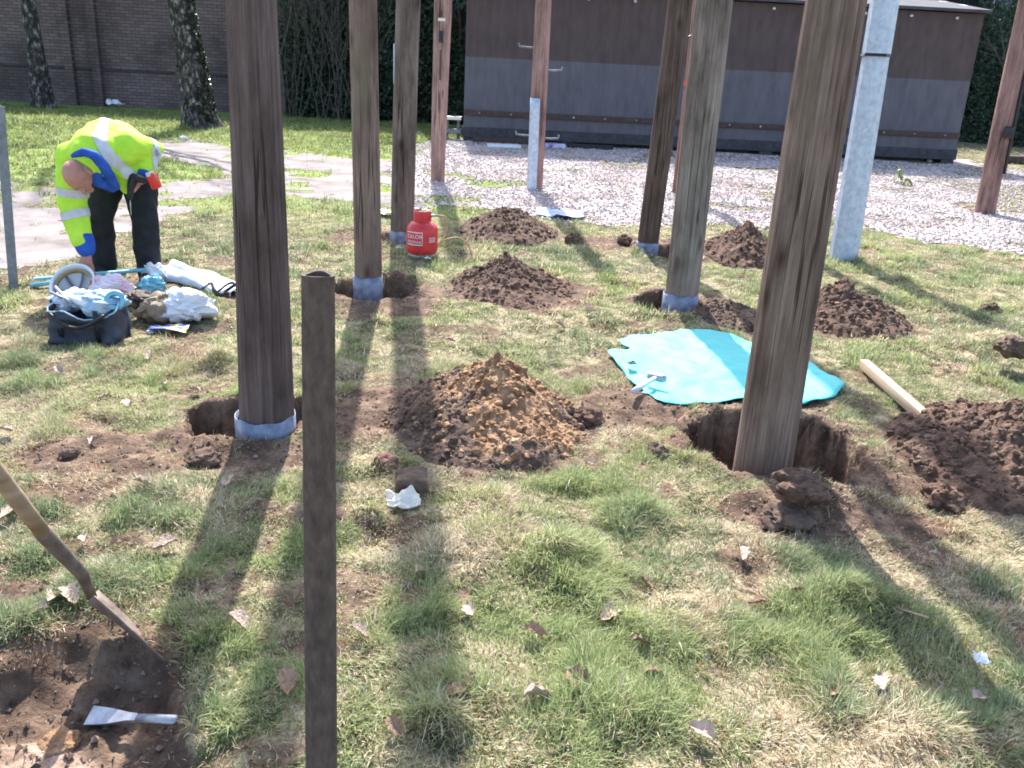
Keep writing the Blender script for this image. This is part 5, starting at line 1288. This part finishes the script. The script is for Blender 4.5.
# ------------------------------------------------------------------ trees
def leaves(P, size, c0, c1, name, mat, parent=None, up=.3, trim=1.0):
    n = len(P); d = RNG.normal(size=(n, 3)); d[:, 2] += up; d /= np.linalg.norm(d, axis=1)[:, None]
    a = np.cross(d, RNG.normal(size=(n, 3))); a /= np.linalg.norm(a, axis=1)[:, None]; b = np.cross(d, a)
    s = (size*(.6+.8*RNG.random(n)))[:, None]
    V = np.stack([P-a*s*.5, P+b*s*.32-a*s*.05+d*s*.08, P+a*s*.55, P-b*s*.32-a*s*.05+d*s*.08], 1).reshape(-1, 3)
    if parent is not None: V = V-np.array(worldloc(parent))
    i = np.arange(n)*4; Q = np.stack([i, i+1, i+2, i+3], -1)
    v = RNG.random((n, 1)); C = np.repeat(np.array(c0)*(1-v)+np.array(c1)*v, 4, 0)
    o = npmesh(name, V, quads=Q, mat=mat, colors=C)
    if parent is not None: o.parent = parent
    return o
def branchy(mb, p, d, L_, r, depth, rnd, droop=0.0, spread=.6):
    n = 5; pts = [p]; rad = [r]; q = p.copy(); dd = d.copy(); 
    for i in range(n):
        dd = (dd+Vector((rnd.uniform(-.22, .22), rnd.uniform(-.22, .22), rnd.uniform(-.12, .16)-droop))).normalized(); q = q+dd*L_/n; pts.append(q.copy()); rad.append(r*(1-.6*(i+1)/n))
    mb.tube(pts, rad, 6 if depth else 4, cap=False)
    if depth <= 0: return
    for k in range(4 if depth > 1 else 5):
        t = rnd.uniform(.3, 1); i = min(n-1, int(t*n)); b = pts[i].lerp(pts[i+1], t*n-i)
        nd = (dd+Vector((rnd.uniform(-1, 1), rnd.uniform(-1, 1), rnd.uniform(-.4, .7)))*spread).normalized()
        branchy(mb, b, nd, L_*rnd.uniform(.5, .75), rad[i]*.6, depth-1, rnd, droop+.03, spread)
def tree(pts, rads, label, seed, H0=7.5, flare=1.5, ivy=0, nb=9, lowest=3.2):
    rt = empty('tree', Vector((pts[0].x, pts[0].y, 0))); rnd = random.Random(seed); mb = MB(); seg = 28; V = []
    P = [Vector(p) for p in pts]; n = len(P); fine = []
    for i in range(n-1):
        for k in range(10): t = k/10; fine.append((P[i].lerp(P[i+1], t), rads[i]*(1-t)+rads[i+1]*t))
    fine.append((P[-1], rads[-1]))
    for c, r in fine:
        for k in range(seg):
            a = 2*math.pi*k/seg; q = 1+.16*(float(fbm(math.cos(a)*2.5+seed, math.sin(a)*2.5+c.z*1.6, 1, 3, seed))-.5)*2+.08*(float(fbm(math.cos(a)*9, math.sin(a)*9+c.z*3, 1, 2, seed))-.5)
            fl_ = 1+(flare-1)*math.exp(-c.z/.22); V.append((c.x+r*q*fl_*math.cos(a), c.y+r*q*fl_*math.sin(a), c.z))
    m_ = len(fine); mk('trunk', V, [(i*seg+k, i*seg+(k+1) % seg, (i+1)*seg+(k+1) % seg, (i+1)*seg+k) for i in range(m_-1) for k in range(seg)], M['bark'], rt)
    mb = MB()
    for k in range(nb):
        t = rnd.uniform(0, 1); z = lowest+(P[-1].z-lowest)*t; 
        c = None
        for (a, r) in fine:
            if a.z >= z: c = a; break
        c = c or P[-1]; an = rnd.uniform(0, 6.28); branchy(mb, c.copy(), Vector((math.cos(an), math.sin(an), rnd.uniform(.1, .8))).normalized(), rnd.uniform(1.6, 2.6)*(1.2-.5*t), .055*(1.2-.6*t), 3, rnd)
    mb.build('branches', M['twig'], rt)
    tag(rt, label, 'tree'); return rt, fine
def tpts(foot, top, Htop=8.0):
    a = flat(*foot); b = atY(top[0], top[1], a.y); d = (b-a)/(b-a).z
    return a, d, a.y
a, d, y = tpts((44, 108), (28, 0)); w0 = 20*mpp(a)/2; w1 = 13*mpp(a)/2
tree([a+d*-.2, a+d*.6, a+d*1.6, a+d*2.6, a+d*2.6+Vector((.1, .1, 2.4)), a+d*2.6+Vector((.1, .3, 5.0))], [w0, w0*.95, w1*1.05, w1, w1*.7, w1*.25], 'slim pale-barked tree at the far left before the brick wall', 3, flare=1.25, nb=16, lowest=2.45)
a, d, y = tpts((202, 128), (180, 0)); w0 = 32*mpp(a)/2; w1 = 22*mpp(a)/2
t2, f2 = tree([a+d*-.2, a+d*.5, a+d*1.5, a+d*2.6, a+d*2.6+Vector((-.1, .0, 2.6)), a+d*2.6+Vector((-.1, .3, 5.4))], [w0, w0*.9, w1*1.1, w1, w1*.7, w1*.25], 'thick rough-barked tree with a flared foot left of the thickest pole', 8, flare=1.35, nb=12, lowest=2.9)
# dark ring of bark growth at the foot
n = 2600; f = [q for q in f2 if 0 < q[0].z < 3.0]; ii = RNG.integers(0, len(f), n); an = RNG.random(n)*6.28
P = np.array([[f[i][0].x+(f[i][1]*1.12)*math.cos(t), f[i][0].y+(f[i][1]*1.12)*math.sin(t), f[i][0].z+RNG.uniform(-.05, .05)] for i, t in zip(ii, an)])
k = fbm(np.cos(an)*2, P[:, 2]*1.4, 1, 3, 5)+.25*np.cos(an) > .52; P = P[k]
leaves(P, .07, (.012, .022, .008), (.03, .05, .02), 'ivy', M['leaf'], t2)
a, d, y = tpts((425, 121), (427, 0)); w0 = 13*mpp(a)/2
t3, f3 = tree([a+d*-.2, a+d*.8, a+d*1.8, a+d*2.8, a+d*2.8+Vector((0, .2, 2.4)), a+d*2.8+Vector((.1, .4, 4.8))], [w0*1.1, w0, w0*.95, w0*.9, w0*.6, w0*.2], 'mottled pale tree trunk seen between the split pole and the pinkish pole', 14, flare=1.1, nb=8, lowest=3.0)
# hedges -------------------------------------------------------------
def hedge(name, x0, x1, y0, y1, z1, n, label, size=.11, c0=(.030, .050, .034), c1=(.075, .115, .075), seed=0, cat='hedge', stems=16, shape=None):
    rt = empty(name, Vector(((x0+x1)/2, (y0+y1)/2, 0))); rnd = random.Random(seed)
    x = RNG.uniform(x0, x1, n); z = RNG.random(n)**.9*z1; face = RNG.random(n)
    front = y0+.5*(fbm(x, z*1.3, .9, 3, seed))+.25*(fbm(x, z, 3, 2, seed+2)); y = front+face**2*(y1-y0)*.7
    top = z1*(.8+.35*fbm(x, x*0, .6, 3, seed+4)); k = z < top
    k &= fbm(x, z, 1.6, 3, seed+6) > .30
    P = np.stack([x, y, z], -1)[k]
    if shape is not None: P = P[shape(P)]
    leaves(P, size, c0, c1, 'foliage', M['leaf'], rt)
    mb = MB()
    for i in range(stems):
        b = Vector((rnd.uniform(x0, x1), y0+.4+rnd.random()*(y1-y0)*.5, 0)); branchy(mb, b, Vector((rnd.uniform(-.2, .2), -.05, 1)).normalized(), z1*.8, .05, 2, rnd)
    mb.build('stems', M['twig'], rt)
    # dark solid box added inside the foliage so no light leaks through
    mb = MB(); mb.box(((x0+x1)/2, (y0+y1)/2+.5, z1*.42), (x1-x0-.2, max(.3, (y1-y0)*.35), z1*.84), None, .1); mb.build('inner_light_block', M['darkbase'], rt)
    tag(rt, label, cat); return rt
HY = WY-.8
hx0, hx1 = atY(276, 60, HY).x, atY(466, 60, HY).x
hedge('ivy_hedge', hx0, hx1+.3, HY, HY+1.8, 4.2, 26000, 'tall dark ivy hedge behind the poles between the brick wall and the hut', .12, seed=3, stems=9)
# bare twiggy shrub on the hedge's left part
rt = empty('bare_shrub', (hx0+.9, HY-.2, 0)); mb = MB(); rnd = random.Random(9)
for i in range(26): branchy(mb, Vector((hx0+.2+rnd.random()*1.8, HY-.15, 0)), Vector((rnd.uniform(-.25, .25), -.05, 1)).normalized(), 2.9, .010, 2, rnd, 0, .5)
mb.build('stems', M['twig'], rt); tag(rt, 'bare grey twiggy shrub in front of the left part of the ivy hedge', 'shrub')
# overgrowth behind the hut and at the right
hedge('background_hedge', 1.0, 34, 26.5, 29.0, 6.0, 30000, 'tall dark hedge behind the hut and beyond the right end', .2, seed=11, stems=20)
hedge('left_background_hedge', -30, -1.0, 25.0, 27.0, 5.5, 9000, 'tops of trees beyond the brick wall', .22, seed=17, stems=10)
# ivy-clad trunk at the hut's right end
a = flat(978, 142); b = atY(1003, 0, a.y); dd_ = (b-a)/b.z; n = 9000; rt = empty('ivy_clad_tree', a)
t = RNG.random(n)*3.6; an = RNG.random(n)*6.283; r = (.62-.04*t)*(.75+.5*fbm(np.cos(an)*1.5+3, np.sin(an)*1.5+t*1.3, 1, 3, 4))
P = np.stack([a.x+dd_.x*t+r*np.cos(an), a.y+r*np.sin(an), t], -1); leaves(P, .095, (.025, .05, .03), (.12, .18, .11), 'foliage', M['leaf'], rt)
mb = MB(); mb.tube([a+dd_*z for z in (-.1, 1, 2, 3.8)], [.42, .38, .36, .2], 14); mb.build('trunk', M['darkbase'], rt)
tag(rt, 'ivy-covered tree trunk at the right end of the hut', 'tree')
# far right: a second dark bush and a low kerb
a = flat(1040, 150); rt = hedge('dark_bush', a.x-.5, a.x+3.4, a.y+.3, a.y+2.2, 2.6, 7000, 'dark evergreen bush at the far right behind the leaning pole', .11, seed=23, stems=6, cat='bush')
slab('timber_sleeper', 1012, 163, 36, 7, M['rust'], 'weathered timber sleeper on the ground right of the hut behind the leaning pole', 'sleeper', .3)
# weeds
def weed(px, py, hpx, label, seed):
    p = on(px, py); h = hpx*mpp(p); rnd = random.Random(seed); rt = empty('weed', p); mb = MB()
    top = p+Vector((0, 0, h)); mb.tube([p, p.lerp(top, .5)+Vector((.01, 0, 0)), top], [.005, .004, .002], 6); mb.build('stem', M['twig'], rt)
    n = 60; zz = RNG.random(n)*h; a_ = RNG.random(n)*6.28; r = .06*(1-zz/h)+.02
    P = np.stack([p.x+r*np.cos(a_), p.y+r*np.sin(a_), p.z+zz], -1); leaves(P, .05, (.12, .2, .05), (.3, .36, .14), 'leaves', M['leaf'], rt)
    tag(rt, label, 'weed')
weed(897, 184, 17, 'tall pale weed at the gravel edge before the hut, right of the metal column', 3)
weed(907, 186, 8, 'short pale weed just right of the tall one', 4)

# finer pieces hang under the part they belong to
def sub(child, parent):
    for o in [q for q in bpy.data.objects if q.name.split('.')[0] == child and q.parent]:
        for c in o.parent.children:
            if c.name.split('.')[0] == parent and c is not o: o.parent = c; break
for c_, p_ in (('sticker', 'wooden_handle'), ('battery_clip', 'battery'), ('drill_bit', 'chuck'), ('lettering', 'body'), ('label_border', 'body'), ('side_label', 'body'),
               ('bolt', 'rail'), ('eave_cleat', 'roof'), ('cradle_strap', 'headband'), ('carry_handle', 'bag_body'), ('rim_binding', 'bag_body')): sub(c_, p_)
# ------------------------------------------------------------------ world, sun
AZ, EL = 6.8, 47.0
w = bpy.data.worlds.new('World'); scene.world = w; w.use_nodes = True; nt = w.node_tree
sky = nt.nodes.new('ShaderNodeTexSky'); sky.sky_type = 'NISHITA'; sky.sun_disc = False; sky.sun_elevation = R(EL); sky.sun_rotation = R(-AZ); sky.dust_density = 2.0; sky.air_density = 1.0
bg = nt.nodes['Background']; bg.inputs[1].default_value = .15; nt.links.new(sky.outputs[0], bg.inputs[0])
sl_ = bpy.data.lights.new('sun', 'SUN'); sl_.energy = 4.1; sl_.angle = R(.55); sl_.color = (1, .965, .915)
so = bpy.data.objects.new('sun', sl_); COL.objects.link(so)
sdir = Vector((-math.sin(R(AZ))*math.cos(R(EL)), math.cos(R(AZ))*math.cos(R(EL)), math.sin(R(EL))))
so.rotation_euler = sdir.to_track_quat('Z', 'Y').to_euler(); so.location = (0, 0, 20)
vs_ = scene.view_settings; vs_.view_transform = 'Standard'; vs_.look = 'None'; vs_.exposure = 1.62; vs_.gamma = 1
scene.cycles.filter_width = 1.8
